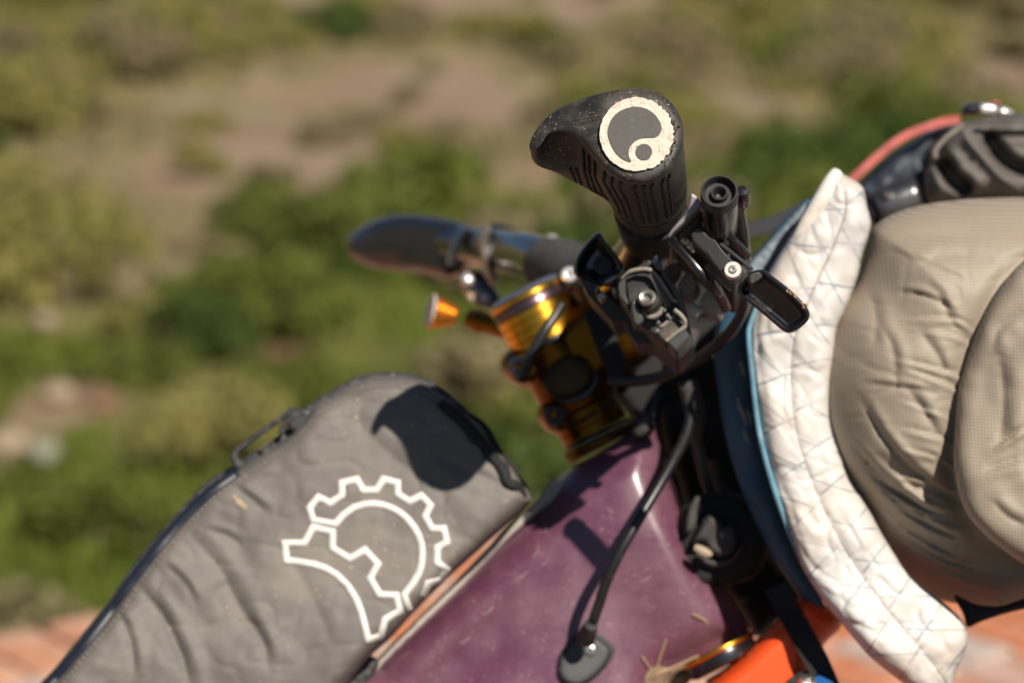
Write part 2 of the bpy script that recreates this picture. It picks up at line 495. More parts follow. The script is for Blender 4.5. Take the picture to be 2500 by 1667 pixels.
# white laminate with its printed grid of threads
def white_laminate():
    m, nt, bs = nodes_of('white_laminate')
    N, L = nt.nodes.new, nt.links.new
    uv = N('ShaderNodeUVMap'); tc = N('ShaderNodeTexCoord')
    sx = N('ShaderNodeSeparateXYZ'); L(uv.outputs[0], sx.inputs[0])
    def mt(op, a, b=None, c=None):
        x = N('ShaderNodeMath'); x.operation = op
        for i, v in enumerate((a, b, c)):
            if v is None: continue
            if isinstance(v, (int, float)): x.inputs[i].default_value = v
            else: L(v, x.inputs[i])
        return x.outputs[0]
    half = mt('MULTIPLY', mt('GREATER_THAN', sx.outputs[1], 0.5), 0.031)   # the seam shifts the grid
    un = N('ShaderNodeTexNoise'); un.inputs['Scale'].default_value = 30; L(tc.outputs['Object'], un.inputs['Vector'])
    wob = mt('MULTIPLY', mt('SUBTRACT', un.outputs['Fac'], 0.5), 0.10)
    def lines(k, period, wd, sh):
        v = mt('ADD', mt('MULTIPLY', sx.outputs[1], k), sx.outputs[0])
        v = mt('ADD', mt('ADD', v, wob), mt('MULTIPLY', half, sh))
        f = mt('FRACT', mt('DIVIDE', v, period))
        return mt('LESS_THAN', mt('ABSOLUTE', mt('SUBTRACT', f, 0.5)), wd)
    a = lines(0.85, 0.43, 0.024, 3.0); b = lines(-0.32, 0.43, 0.024, -2.0)
    seam = mt('MULTIPLY', mt('LESS_THAN', mt('ABSOLUTE', mt('SUBTRACT', sx.outputs[1], 0.52)), 0.012), 0.35)
    br = N('ShaderNodeTexNoise'); br.inputs['Scale'].default_value = 55; L(tc.outputs['Object'], br.inputs['Vector'])
    bm_ = N('ShaderNodeMapRange'); bm_.inputs[1].default_value = 0.38; bm_.inputs[2].default_value = 0.58; bm_.inputs[3].default_value = 0.15; bm_.inputs[4].default_value = 0.75; L(br.outputs['Fac'], bm_.inputs[0])
    fac = mt('MAXIMUM', mt('MULTIPLY', mt('MAXIMUM', a, b), bm_.outputs[0]), seam)
    n = N('ShaderNodeTexNoise'); n.inputs['Scale'].default_value = 22; n.inputs['Detail'].default_value = 6
    L(tc.outputs['Object'], n.inputs['Vector'])
    mr = N('ShaderNodeMapRange'); mr.inputs[1].default_value = 0.45; mr.inputs[2].default_value = 0.9
    L(n.outputs['Fac'], mr.inputs[0])
    x1 = N('ShaderNodeMix'); x1.data_type = 'RGBA'
    x1.inputs[6].default_value = (0.62, 0.605, 0.585, 1); x1.inputs[7].default_value = (0.46, 0.34, 0.22, 1); L(mr.outputs[0], x1.inputs[0])
    x2 = N('ShaderNodeMix'); x2.data_type = 'RGBA'
    L(x1.outputs[2], x2.inputs[6]); x2.inputs[7].default_value = (0.16, 0.20, 0.26, 1); L(fac, x2.inputs[0])
    L(x2.outputs[2], bs.inputs['Base Color'])
    bs.inputs['Roughness'].default_value = 0.5
    b_ = N('ShaderNodeBump'); b_.inputs['Strength'].default_value = 0.3; b_.inputs['Distance'].default_value = 0.0006
    nn = N('ShaderNodeTexNoise'); nn.inputs['Scale'].default_value = 120; L(tc.outputs['Object'], nn.inputs['Vector'])
    L(mt('ADD', nn.outputs['Fac'], mt('MULTIPLY', fac, 0.8)), b_.inputs['Height']); L(b_.outputs[0], bs.inputs['Normal'])
    return m
M['white_laminate'] = white_laminate()

def scrub_mat(name, base, tip, hue):
    base, tip, hue = (tuple(min(.4, c * 1.5) for c in q) for q in (base, tip, hue))
    m, nt, bs = nodes_of(name)
    N, L = nt.nodes.new, nt.links.new
    oi = N('ShaderNodeObjectInfo'); tc = N('ShaderNodeTexCoord')
    n = N('ShaderNodeTexNoise'); n.inputs['Scale'].default_value = 3.0; n.inputs['Detail'].default_value = 3
    L(tc.outputs['Object'], n.inputs['Vector'])
    mr = N('ShaderNodeMapRange'); mr.inputs[1].default_value = 0.35; mr.inputs[2].default_value = 0.65; L(n.outputs['Fac'], mr.inputs[0])
    x = N('ShaderNodeMix'); x.data_type = 'RGBA'; x.inputs[6].default_value = (*base, 1); x.inputs[7].default_value = (*tip, 1); L(mr.outputs[0], x.inputs[0])
    x2 = N('ShaderNodeMix'); x2.data_type = 'RGBA'; L(x.outputs[2], x2.inputs[6]); x2.inputs[7].default_value = (*hue, 1)
    h = N('ShaderNodeMath'); h.operation = 'MULTIPLY'; L(oi.outputs['Random'], h.inputs[0]); h.inputs[1].default_value = 0.6; L(h.outputs[0], x2.inputs[0])
    L(x2.outputs[2], bs.inputs['Base Color']); bs.inputs['Roughness'].default_value = 0.7
    bs.inputs['Specular IOR Level'].default_value = 0.25
    tr = N('ShaderNodeBsdfTranslucent'); L(x2.outputs[2], tr.inputs['Color'])      # thin leaves let light through
    ms = N('ShaderNodeMixShader'); ms.inputs[0].default_value = 0.42
    L(bs.outputs[0], ms.inputs[1]); L(tr.outputs[0], ms.inputs[2]); L(ms.outputs[0], nt.nodes['Material Output'].inputs['Surface'])
    return m
M['leaf_dark'] = scrub_mat('leaf_dark', (0.034, 0.056, 0.010), (0.08, 0.112, 0.018), (0.054, 0.078, 0.02))
M['leaf_green'] = scrub_mat('leaf_green', (0.066, 0.092, 0.013), (0.14, 0.165, 0.027), (0.11, 0.12, 0.03))
M['leaf_olive'] = scrub_mat('leaf_olive', (0.155, 0.145, 0.042), (0.26, 0.235, 0.074), (0.2, 0.185, 0.065))
M['leaf_grey'] = scrub_mat('leaf_grey', (0.15, 0.135, 0.066), (0.24, 0.205, 0.11), (0.2, 0.16, 0.095))
M['bark'] = pmat('bark', (0.14, 0.1, 0.07), 0.9, var=0.3)

# ------------------------------------------------------------------ the setting: terrace, terrain
E0 = ray_ground(-150, 1585); E1 = ray_ground(1200, 1300)
EU = (E1 - E0); EU[2] = 0; EU /= np.linalg.norm(EU)          # along the terrace edge
EV = np.array([-EU[1], EU[0], 0.0])                           # outward, away from the camera
def edge_dist(x, y): return (x - E0[0]) * EV[0] + (y - E0[1]) * EV[1]

def terrain_z(x, y):
    d = edge_dist(x, y)
    drop = np.clip(d / 4.5, 0, 1); drop = drop * drop * (3 - 2 * drop)
    z = -0.25 - 2.35 * drop + 0.016 * np.clip(d - 5, 0, 90)
    z = z + np.clip(d - 3, 0, 6) / 6 * (0.22 * vnoise(x * 0.16, y * 0.16, 1) + 0.5 * np.clip(d / 60, 0, 1) * vnoise(x * 0.05, y * 0.05, 2) + 0.05 * vnoise(x * 0.9, y * 0.9, 3))
    far = np.clip((np.hypot(x, y) - 95) / 420, 0, 1)
    z = z + 75 * far * far * (3 - 2 * far) * (0.75 + 0.35 * vnoise(x * 0.006, y * 0.006, 5))
    return z

def axis(vals):
    return np.unique(np.round(np.concatenate(vals), 3))
gx = axis([np.linspace(-900, -60, 30), np.linspace(-60, -16, 60), np.linspace(-16, 16, 130), np.linspace(16, 60, 60), np.linspace(60, 900, 30)])
gy = axis([np.linspace(-900, -40, 24), np.linspace(-40, 3, 40), np.linspace(3, 70, 240), np.linspace(70, 140, 50), np.linspace(140, 1400, 40)])
XX, YY = np.meshgrid(gx, gy)
ZZ = terrain_z(XX, YY)
TV = np.stack([XX.ravel(), YY.ravel(), ZZ.ravel()], 1)
nx = len(gx)
TF = [(j * nx + i, j * nx + i + 1, (j + 1) * nx + i + 1, (j + 1) * nx + i) for j in range(len(gy) - 1) for i in range(nx - 1)]

def ground_hit(px, py):
    d = (px - 1250.0) * KPX * R_ + (833.5 - py) * KPX * U_ + F_
    t = 5.0
    for _ in range(4000):
        p = CAM + t * d
        if p[2] < terrain_z(np.array(p[0]), np.array(p[1])): return p
        t += 0.03 + t * 0.002
    return None

DIRT = []      # bare patches: (x, y, rx, ry)
for (px, py, wpx, hy) in [(700, 330, 980, 12.0), (1000, 280, 800, 10.0), (450, 560, 330, 5.0), (480, 420, 420, 5.5), (1830, 300, 300, 5.5), (1180, 960, 220, 1.2), (120, 1000, 200, 1.2),
                          (30, 1090, 130, 0.9), (1150, 20, 1500, 9), (2440, 180, 260, 6), (1300, 470, 200, 3), (240, 985, 120, .8)]:
    h = ground_hit(px, py)
    if h is not None:
        dist = np.dot(h - CAM, F_)
        DIRT.append((h[0], h[1], wpx * KPX * dist / 2, hy))
def dirt_amount(x, y, solid=False):
    a = np.zeros(np.shape(x))
    for (cx, cy, rx, ry) in DIRT:
        q = np.sqrt(((x - cx) / rx) ** 2 + ((y - cy) / ry) ** 2) + 0.25 * vnoise(x * 1.1, y * 0.6, 9)
        a = np.maximum(a, np.clip((1.15 - q) / 0.6, 0, 1) * (1.0 if solid else np.clip(0.85 + 0.7 * vnoise(x * 0.8, y * 0.35, 41), 0, 1)))
    return a

def terrain_mat():
    m, nt, bs = nodes_of('scrub_soil')
    N, L = nt.nodes.new, nt.links.new
    ca = N('ShaderNodeVertexColor'); ca.layer_name = 'soil'
    tc = N('ShaderNodeTexCoord')
    def noise(s, d=5):
        t = N('ShaderNodeTexNoise'); t.inputs['Scale'].default_value = s; t.inputs['Detail'].default_value = d
        L(tc.outputs['Object'], t.inputs['Vector']); return t.outputs['Fac']
    def mr(src, a, b):
        r = N('ShaderNodeMapRange'); r.inputs[1].default_value = a; r.inputs[2].default_value = b; L(src, r.inputs[0]); return r.outputs[0]
    def mix(a, b, f):
        x = N('ShaderNodeMix'); x.data_type = 'RGBA'
        for i, v in ((6, a), (7, b)):
            if isinstance(v, tuple): x.inputs[i].default_value = (*v, 1)
            else: L(v, x.inputs[i])
        L(f, x.inputs[0]); return x.outputs[2]
    grass = mix((0.15, 0.13, 0.052), (0.235, 0.195, 0.09), mr(noise(0.9), 0.35, 0.65))
    dirt = mix((0.235, 0.155, 0.105), (0.28, 0.215, 0.15), mr(noise(0.55), 0.35, 0.65))
    dirt = mix(dirt, (0.26, 0.225, 0.21), mr(noise(0.8, 3), 0.58, 0.8))
    sep = N('ShaderNodeSeparateColor'); L(ca.outputs[0], sep.inputs[0])
    col = mix(grass, dirt, sep.outputs[0])
    near = mix((0.06, 0.082, 0.012), (0.11, 0.125, 0.024), mr(noise(2.0), 0.35, 0.65))
    col = mix(col, near, sep.outputs[1])
    L(col, bs.inputs['Base Color']); bs.inputs['Roughness'].default_value = 0.95; bs.inputs['Specular IOR Level'].default_value = 0.1
    b = N('ShaderNodeBump'); b.inputs['Strength'].default_value = 0.6; b.inputs['Distance'].default_value = 0.05
    L(noise(6, 8), b.inputs['Height']); L(b.outputs[0], bs.inputs['Normal'])
    return m
terr = build('terrain', [(TV, TF)], terrain_mat(), sharp=0)
tag(terr, kind='structure')
me = terr.data
ca = me.color_attributes.new('soil', 'FLOAT_COLOR', 'POINT')
da = dirt_amount(TV[:, 0], TV[:, 1])
dd = edge_dist(TV[:, 0], TV[:, 1])
lush = np.clip((26 - dd) / 14, 0, 1) * np.clip(0.75 + 0.6 * vnoise(TV[:, 0] * 0.35, TV[:, 1] * 0.3, 12), 0, 1) * (1 - da)
buf = np.ones((len(TV), 4)); buf[:, 0] = da; buf[:, 1] = lush
co = np.empty(len(TV) * 3); me.vertices.foreach_get('co', co)
ca.data.foreach_set('color', buf.ravel())

# brick terrace: slab with recessed mortar, every brick that shows is an object
def brick_mat(name, c):
    return pmat(name, c, 0.85, var=0.18, vscale=25, dust=((0.52, 0.40, 0.33), 14, 0.44, 0.9), bump=(160, 0.5, 0.002))
BR = [brick_mat('brick_orange', (0.52, 0.17, 0.065)), brick_mat('brick_salmon', (0.52, 0.235, 0.13)), brick_mat('brick_pink', (0.5, 0.31, 0.24)), brick_mat('brick_bleached', (0.46, 0.38, 0.33))]
M['mortar'] = pmat('mortar', (0.36, 0.35, 0.36), 0.95, var=0.15, vscale=30, bump=(120, 0.6, 0.003))
def rot_pt(u, v, z): return E0 * [1, 1, 0] + EU * u + EV * v + np.array([0, 0, z])
def block(u0, u1, v0, v1, z0, z1):
    V = np.array([rot_pt(u, v, z) for z in (z0, z1) for (u, v) in ((u0, v0), (u1, v0), (u1, v1), (u0, v1))])
    return V, [(3, 2, 1, 0), (4, 5, 6, 7), (0, 1, 5, 4), (1, 2, 6, 5), (2, 3, 7, 6), (3, 0, 4, 7)]
terrace = build('terrace', [block(-14, 16, -2.25, 0.0, -0.62, -0.012)], M['mortar'], smooth=False)
tag(terrace, kind='structure')
path = build('added_unseen_ground', [block(-14, 16, -14, -2.252, -0.62, -0.006)], pmat('added_dark_ground', (0.075, 0.066, 0.055), 0.95, var=0.3, vscale=6, bump=(40, .6, .01)), smooth=False)  # unseen dark ground, added to cut the bounce light off the bricks
tag(path, kind='structure')
BW, BL, J = 0.104, 0.205, 0.016
def chamfer_brick():
    bm = bmesh.new(); bmesh.ops.create_cube(bm, size=1)
    for v in bm.verts: v.co = (v.co.x * BW, v.co.y * BL, v.co.z * 0.06)
    bmesh.ops.bevel(bm, geom=[e for e in bm.edges if all(v.co.z > 0 for v in e.verts)], offset=0.005, segments=1, affect='EDGES')
    return bm
meshes = []
for k in range(4):
    me_ = bpy.data.meshes.new('brick'); bm = chamfer_brick(); bm.to_mesh(me_); bm.free()
    me_.materials.append(BR[k]); meshes.append(me_)
def project(p):
    q = p - CAM; D = q.dot(F_)
    return (1250 + q.dot(R_) / (KPX * D), 833.5 - q.dot(U_) / (KPX * D), D)
cand = []
rz = math.atan2(EU[1], EU[0])
for j in range(10):
    for i in range(-60, 90):
        u = (i + (0.5 if j % 2 else 0)) * (BW + J) ; v = -0.012 - BL / 2 - j * (BL + J)
        p = rot_pt(u, v, 0)
        if (p - CAM).dot(F_) < 0.8: continue
        x, y, D = project(p)
        if -150 < x < 2650 and y < 1790: cand.append((j, p, x, y))
def hidden_by_bike(x, y):   # roughly what the bike and its bags cover
    return (330 < x < 1000 and y > 1480) or (1050 < x < 1840 and y > 1420) or (1850 < x < 2250 and y < 1480) or (1900 < x < 2500 and y < 1380)
cand.sort(key=lambda c: (hidden_by_bike(c[2], c[3]), -c[3]))
for k, (j, p, x, y) in enumerate(cand[:290]):
    o = bpy.data.objects.new('brick', meshes[random.choices(range(4), (5, 5, 4, 2))[0]])
    C.objects.link(o); o.parent = terrace
    lp = p + np.array([0, 0, -0.022 + random.uniform(-0.003, 0.002)]) - WO[terrace]
    o.location = tuple(lp); o.rotation_euler = (random.uniform(-.008, .008), random.uniform(-.008, .008), rz + random.uniform(-.012, .012))
rest = []
done = {(round(c[1][0], 3), round(c[1][1], 3)) for c in cand[:290]}
for j in range(10):
    for i in range(-60, 90):
        u = (i + (0.5 if j % 2 else 0)) * (BW + J); v = -0.012 - BL / 2 - j * (BL + J)
        p = rot_pt(u, v, 0)
        if (round(p[0], 3), round(p[1], 3)) in done: continue
        rest.append(block(u - BW / 2, u + BW / 2, v - BL / 2, v + BL / 2, -0.05, 0.006 + random.uniform(-.002, .002)))
ob = build('brick_paving', rest, BR[1], terrace, smooth=False)
tag(ob, kind='stuff')

# ------------------------------------------------------------------ shrubs
def shrub_mesh(name, mat, seed, n=1100, lobes=7, leaf=0.075, flat=0.75):
    r = np.random.default_rng(seed)
    cs = [(0, 0, 0.42, 0.45)]
    for k in range(lobes):
        a = r.uniform(0, 2 * math.pi); q = r.uniform(0.25, 0.62)
        cs.append((q * math.cos(a), q * math.sin(a), r.uniform(0.22, 0.72) * flat, r.uniform(0.22, 0.4)))
    V, F = [], []
    for k in range(n):
        cx, cy, cz, cr = cs[r.integers(len(cs))]
        d = r.normal(size=3); d /= np.linalg.norm(d)
        if d[2] < -0.5: d[2] *= -1
        p = np.array([cx, cy, cz]) + d * cr * r.uniform(0.55, 1.05) ** 0.6
        p[2] = max(p[2], 0.03)
        t = r.normal(size=3); t /= np.linalg.norm(t); b = np.cross(t, d + 0.6 * r.normal(size=3)); b /= np.linalg.norm(b)
        s = leaf * r.uniform(0.6, 1.3); i = len(V)
        V += [p - t * s, p + b * s * 0.5, p + t * s, p - b * s * 0.5]
        F.append((i, i + 1, i + 2, i + 3))
    me = bpy.data.meshes.new(name); me.from_pydata([tuple(v) for v in V], [], F)
    me.materials.append(mat); return me
def stem_mesh(seed):
    r = np.random.default_rng(seed); g = []
    for k in range(6):
        a = r.uniform(0, 2 * math.pi); q = r.uniform(0.15, 0.5)
        g.append(tube([(0.03 * math.cos(a), 0.03 * math.sin(a), -0.05), (q * .5 * math.cos(a), q * .5 * math.sin(a), .25), (q * math.cos(a), q * math.sin(a), .55)], [.035, .025, .012], n=5, smooth=2, world_pts=True))
    Vs, Fs, off = [], [], 0
    for V, F in g:
        Vs += [tuple(v) for v in V]; Fs += [tuple(i + off for i in f) for f in F]; off += len(V)
    me = bpy.data.meshes.new('stem'); me.from_pydata(Vs, [], Fs); me.materials.append(M['bark']); return me
KIND = {}
for kname, mat in (('dark', 'leaf_dark'), ('green', 'leaf_green'), ('olive', 'leaf_olive'), ('grey', 'leaf_grey')):
    KIND[kname] = [shrub_mesh('foliage', M[mat], hash(kname) % 1000 + s if False else {'dark': 10, 'green': 20, 'olive': 30, 'grey': 40}[kname] + s) for s in range(4)]
STEMS = [stem_mesh(s) for s in range(3)]
def put_shrub(p, size, kind, label, group=None, h=0.85, with_stem=True):
    t = thing('shrub', (p[0], p[1], p[2] - 0.04), label, 'shrub', group)
    a = random.uniform(0, 6.28)
    f = bpy.data.objects.new('foliage', random.choice(KIND[kind])); C.objects.link(f); f.parent = t
    s = size / 1.7
    f.scale = (s, s, s * h * random.uniform(0.9, 1.15)); f.rotation_euler = (0, 0, a)
    if with_stem:
        g = bpy.data.objects.new('stem', random.choice(STEMS)); C.objects.link(g); g.parent = t
        g.scale = (s, s, s * h); g.rotation_euler = (0, 0, a)
    return t
# bushes one can pick out in the blur: (base px, base py, width px, kind, height, label)
for (px, py, w, kd, h, lb) in [
    (170, 740, 520, 'olive', 1.15, 'large yellow-olive bush at the left edge below the brown bare ground'),
    (100, 330, 400, 'olive', 1.1, 'round olive bush with a dark foot at the upper left'),
    (300, 600, 200, 'olive', 1.0, 'small olive bush between the large left bush and the bare ground'),
    (612, 580, 230, 'dark', 1.4, 'narrow dark green bush standing out against the brown bare ground'),
    (1010, 600, 460, 'green', 1.15, 'broad green bush just above the far handlebar grip'),
    (830, 620, 330, 'dark', 0.9, 'dark bush touching the top of the far handlebar grip'),
    (700, 830, 430, 'green', 1.0, 'bright green bush left of the far grip'),
    (470, 880, 360, 'dark', 0.9, 'dark green bush low in the middle of the left half'),
    (290, 940, 330, 'green', 0.8, 'bright green bush beside the pale stones'),
    (2010, 440, 230, 'dark', 1.4, 'dark upright bush right of the reddish bare patch'),
    (1740, 520, 330, 'green', 0.9, 'green bush behind the brake cap and white flap'),
    (1880, 520, 260, 'dark', 0.8, 'dark low bush just above the white flap'),
    (2200, 340, 330, 'green', 1.0, 'green bush above the red strap'),
    (1430, 400, 200, 'green', 0.8, 'green bush hidden partly by the near grip'),
    (560, 140, 180, 'olive', 0.8, 'pale yellow-green bush at the far rim of the bare ground'),
    (340, 150, 150, 'olive', 0.9, 'pale yellow bush left of centre near the top edge'),
    (1100, 1010, 300, 'grey', 0.7, 'tan dry bush between the frame bag and the gold stem'),
]:
    p = ground_hit(px, py)
    dist = np.dot(p - CAM, F_)
    put_shrub(p, w * KPX * dist, kd, lb, None, h)
GL = {'dark': ('dark green bush growing in the blurred scrub behind the bike', 'dark green bushes in the scrub'),
      'green': ('mid green bush growing in the blurred scrub behind the bike', 'mid green bushes in the scrub'),
      'olive': ('yellowish olive bush growing in the blurred scrub behind the bike', 'olive bushes in the scrub'),
      'grey': ('greyish tan dry bush growing in the blurred scrub behind the bike', 'dry tan bushes in the scrub')}
cnt = 0; tries = 0
while cnt < 250 and tries < 20000:
    tries += 1
    D = 9 + 62 * random.random() ** 0.75
    x = random.uniform(-0.26, 0.26) * D
    y = D
    if edge_dist(x, y) < 5.0: continue
    da_ = float(dirt_amount(np.array(x), np.array(y), True))
    small = 1.0
    if da_ > 0.25:
        if random.random() > 0.2: continue
        small = 0.5
    cl = float(vnoise(np.array(x * 0.22), np.array(y * 0.16), 21))
    if small < 1: kd = random.choice(('olive', 'grey', 'grey'))
    elif D < 30:
        if cl < -0.55: continue
        kd = random.choices(('dark', 'green', 'olive', 'grey'), (3.5, 5, 1.2, 0.5))[0]
    else:
        kd = random.choices(('dark', 'green', 'olive', 'grey'), (0.1, 1.0, 4.5, 3))[0]
        if cl < -0.3: continue
    if x < -0.13 * D and 14 < D < 34 and kd in ('green', 'dark') and random.random() < .65: kd = 'olive'
    z = float(terrain_z(np.array(x), np.array(y)))
    sx_, sy_, _ = project(np.array([x, y, z]))
    if -100 > sx_ or sx_ > 2600: continue
    zx = 'at the far left' if sx_ < 450 else 'left of the far grip' if sx_ < 860 else 'above the far grip' if sx_ < 1250 else 'around the near grip' if sx_ < 1700 else 'above the white flap' if sx_ < 2150 else 'above the grey pouch'
    zy = 'by the top edge' if sy_ < 140 else 'in the upper distance' if sy_ < 330 else 'in the middle distance' if sy_ < 620 else 'in the closer green belt' if sy_ < 950 else 'low behind the frame bag'
    word = {'dark': 'dark green', 'green': 'mid green', 'olive': 'yellowish olive', 'grey': 'dry greyish tan'}[kd]
    GLB = (f'{word} bush {zy}, {zx}', f'{word} bushes {zy}, {zx}')
    put_shrub((x, y, z), small * random.uniform(0.8, 1.9) * (1.0 if D < 14 else 1.2 if D < 32 else 1.3), kd, GLB[0], GLB[1], random.uniform(0.65, 0.95), with_stem=D < 22)
    cnt += 1

# scrub on either side of the view, one mass
def joined_scrub(name, kd, n, side_lo, side_hi):
    Vs, Fs, off = [], [], 0
    base = []
    for me_ in KIND[kd]:
        v = np.empty(len(me_.vertices) * 3); me_.vertices.foreach_get('co', v); base.append(v.reshape(-1, 3)[:2400])
    k = 0
    while k < n:
        D = 10 + 60 * random.random() ** .8; x = random.choice((-1, 1)) * random.uniform(side_lo, side_hi) * D
        if edge_dist(x, D) < 5 or (abs(x) < .3 * D): continue
        s = random.uniform(.8, 2.0) / 1.7 * 1.2; a = random.uniform(0, 6.28); v = base[k % len(base)] * [s, s, s * .85]
        v = np.stack([v[:, 0] * math.cos(a) - v[:, 1] * math.sin(a), v[:, 0] * math.sin(a) + v[:, 1] * math.cos(a), v[:, 2]], 1) + [x, D, float(terrain_z(np.array(x), np.array(D))) - .04]
        Vs.append(v); q = np.arange(len(v)).reshape(-1, 4) + off; Fs.append(q); off += len(v); k += 1
    V = np.concatenate(Vs); F = np.concatenate(Fs).tolist()
    me_ = bpy.data.meshes.new(name); me_.from_pydata(V.tolist(), [], F); me_.materials.append(KIND[kd][0].materials[0])
    o = bpy.data.objects.new(name, me_); C.objects.link(o); return tag(o, kind='stuff')
joined_scrub('green_scrub', 'green', 130, .3, .8); joined_scrub('olive_scrub', 'olive', 110, .3, .8)

# low ground cover: leaf blades nobody could count
def ground_cover(name, n, d0, d1, mat, hgt, wid, keep):
    V = np.empty((n * 4, 3)); k = 0
    while k < n:
        D = d0 + (d1 - d0) * random.random() ** 0.8; x = random.uniform(-0.25, 0.25) * D; y = D
        if edge_dist(x, y) < 0.3 or not keep(x, y): continue
        z = float(terrain_z(np.array(x), np.array(y)))
        a = random.uniform(0, 6.28); w = wid * random.uniform(.6, 1.4); h = hgt * random.uniform(.5, 1.3); l = random.uniform(-.5, .5) * h; l2 = random.uniform(-.5, .5) * h
        c, s = math.cos(a) * w, math.sin(a) * w
        V[k * 4:k * 4 + 4] = [(x - c, y - s, z - .02), (x + c, y + s, z - .02), (x + l + c * .4, y + l2 + s * .4, z + h), (x + l - c * .4, y + l2 - s * .4, z + h)]
        k += 1
    F = [(i * 4, i * 4 + 1, i * 4 + 2, i * 4 + 3) for i in range(n)]
    return tag(build(name, [(V, F)], mat, smooth=False), kind='stuff')
ground_cover('green_undergrowth', 12000, 5, 26, M['leaf_green'], 0.10, 0.05, lambda x, y: dirt_amount(np.array(x), np.array(y)) < 0.35 and vnoise(np.array(x * .5), np.array(y * .4), 31) > -0.5)
ground_cover('dry_grass', 9000, 24, 72, M['leaf_grey'], 0.14, 0.08, lambda x, y: dirt_amount(np.array(x), np.array(y)) < 0.5)

# pale stones lying in the undergrowth
M['stone'] = pmat('stone', (0.34, 0.26, 0.185), 0.9, var=0.2, vscale=8, bump=(30, 0.6, 0.01))
M['white_stone'] = pmat('white_stone', (0.26, 0.26, 0.2), 0.9, var=0.2, vscale=8, bump=(30, 0.6, 0.01))
M['red_stone'] = pmat('red_stone', (0.2, 0.1, 0.065), 0.9, var=0.2, vscale=8, bump=(30, 0.6, 0.01))
def stone(px, py, w, mat, label, hh=0.7):
    p = ground_hit(px, py); dist = np.dot(p - CAM, F_); r = w * KPX * dist / 2
    bm = bmesh.new(); bmesh.ops.create_icosphere(bm, subdivisions=3, radius=1)
    V = np.array([v.co[:] for v in bm.verts]); F = [tuple(v.index for v in f.verts) for f in bm.faces]; bm.free()
    k = 1 + 0.22 * vnoise(V[:, 0] * 1.7 + px, V[:, 1] * 1.7 + V[:, 2], 3) + 0.1 * vnoise(V[:, 0] * 4 + px, V[:, 2] * 4, 4)
    V = V * k[:, None] * [r, r * 0.9, r * hh] + p + [0, 0, r * hh * 0.9]
    o = build('stone', [(V, F)], mat, sharp=0); tag(o, label, 'stone'); return o
stone(140, 985, 75, M['stone'], 'tan rounded stone in the greenery at the left, upper of the pale pair')
stone(20, 1115, 100, M['stone'], 'largest pale tan stone cut by the left edge of the picture')
stone(105, 1130, 80, M['white_stone'], 'whitish green-tinged stone just right of the big tan one')
stone(430, 1270, 62, M['white_stone'], 'pale blob standing in for a blurred glint beside the top edge of the grey frame bag')  # rounded blob added in place of a blurred spot of light
stone(425, 800, 70, M['stone'], 'tan stone in the middle of the green bushes left of the amber lever')
stone(110, 800, 60, M['stone'], 'small tan stone low among the left-hand green bushes')
stone(250, 1000, 80, M['red_stone'], 'reddish brown stone in the grass right of the pale stones', 0.5)

# reddish brown bar half hidden by the frame bag
pts = []
for (px, py, up) in [(640, 915, 0.25), (700, 905, 0.28), (755, 908, 0.28), (800, 940, 0.2), (850, 1010, 0.0)]:
    p = ground_hit(px, py + 60); pts.append(p + np.array([0, 0, up]))
o = build('fallen_branch', [tube(pts, [0.075, 0.085, 0.085, 0.08, 0.07], n=10, smooth=5, world_pts=True)], pmat('red_wood', (0.11, 0.042, 0.028), 0.85, var=0.25, bump=(40, .6, .01)))
tag(o, 'reddish brown bent branch in the greenery above the frame bag', 'branch')
pts = []
for (px, py, up) in [(1060, 985, 0.1), (1130, 945, 0.25), (1200, 915, 0.3), (1290, 900, 0.25)]:
    p = ground_hit(px, py + 60); pts.append(p + np.array([0, 0, up]))
o = build('fallen_branch', [tube(pts, [0.07, 0.1, 0.11, 0.09], n=10, smooth=5, world_pts=True)], pmat('red_wood_pale', (0.16, 0.07, 0.045), 0.85, var=0.25, bump=(40, .6, .01)))
tag(o, 'paler reddish branch between the frame bag and the gold stem', 'branch')

# ------------------------------------------------------------------ the bicycle
bike = thing('bicycle', at(1500, 1700, 1.30), 'purple mountain bike with gold headset, seen close from the right handlebar grip', 'bicycle')

# steering axis: from the top cap down to the lower headset
C0 = np.array([1280.0, 714.0]); AD = np.array([0.455, 0.89])
def ax_pt(t):
    q = C0 + AD * t
    return at(q[0], q[1], 1.347 - 0.012 * t / 1000)
A0, A1 = ax_pt(0), ax_pt(1000)
AX = (A1 - A0) / np.linalg.norm(A1 - A0)
PXM = np.linalg.norm(A1 - A0) / 1000.0
def stack(prof, n=64): return lathe(A0, AX, [(s * PXM, r * PXM) for s, r in prof], n)

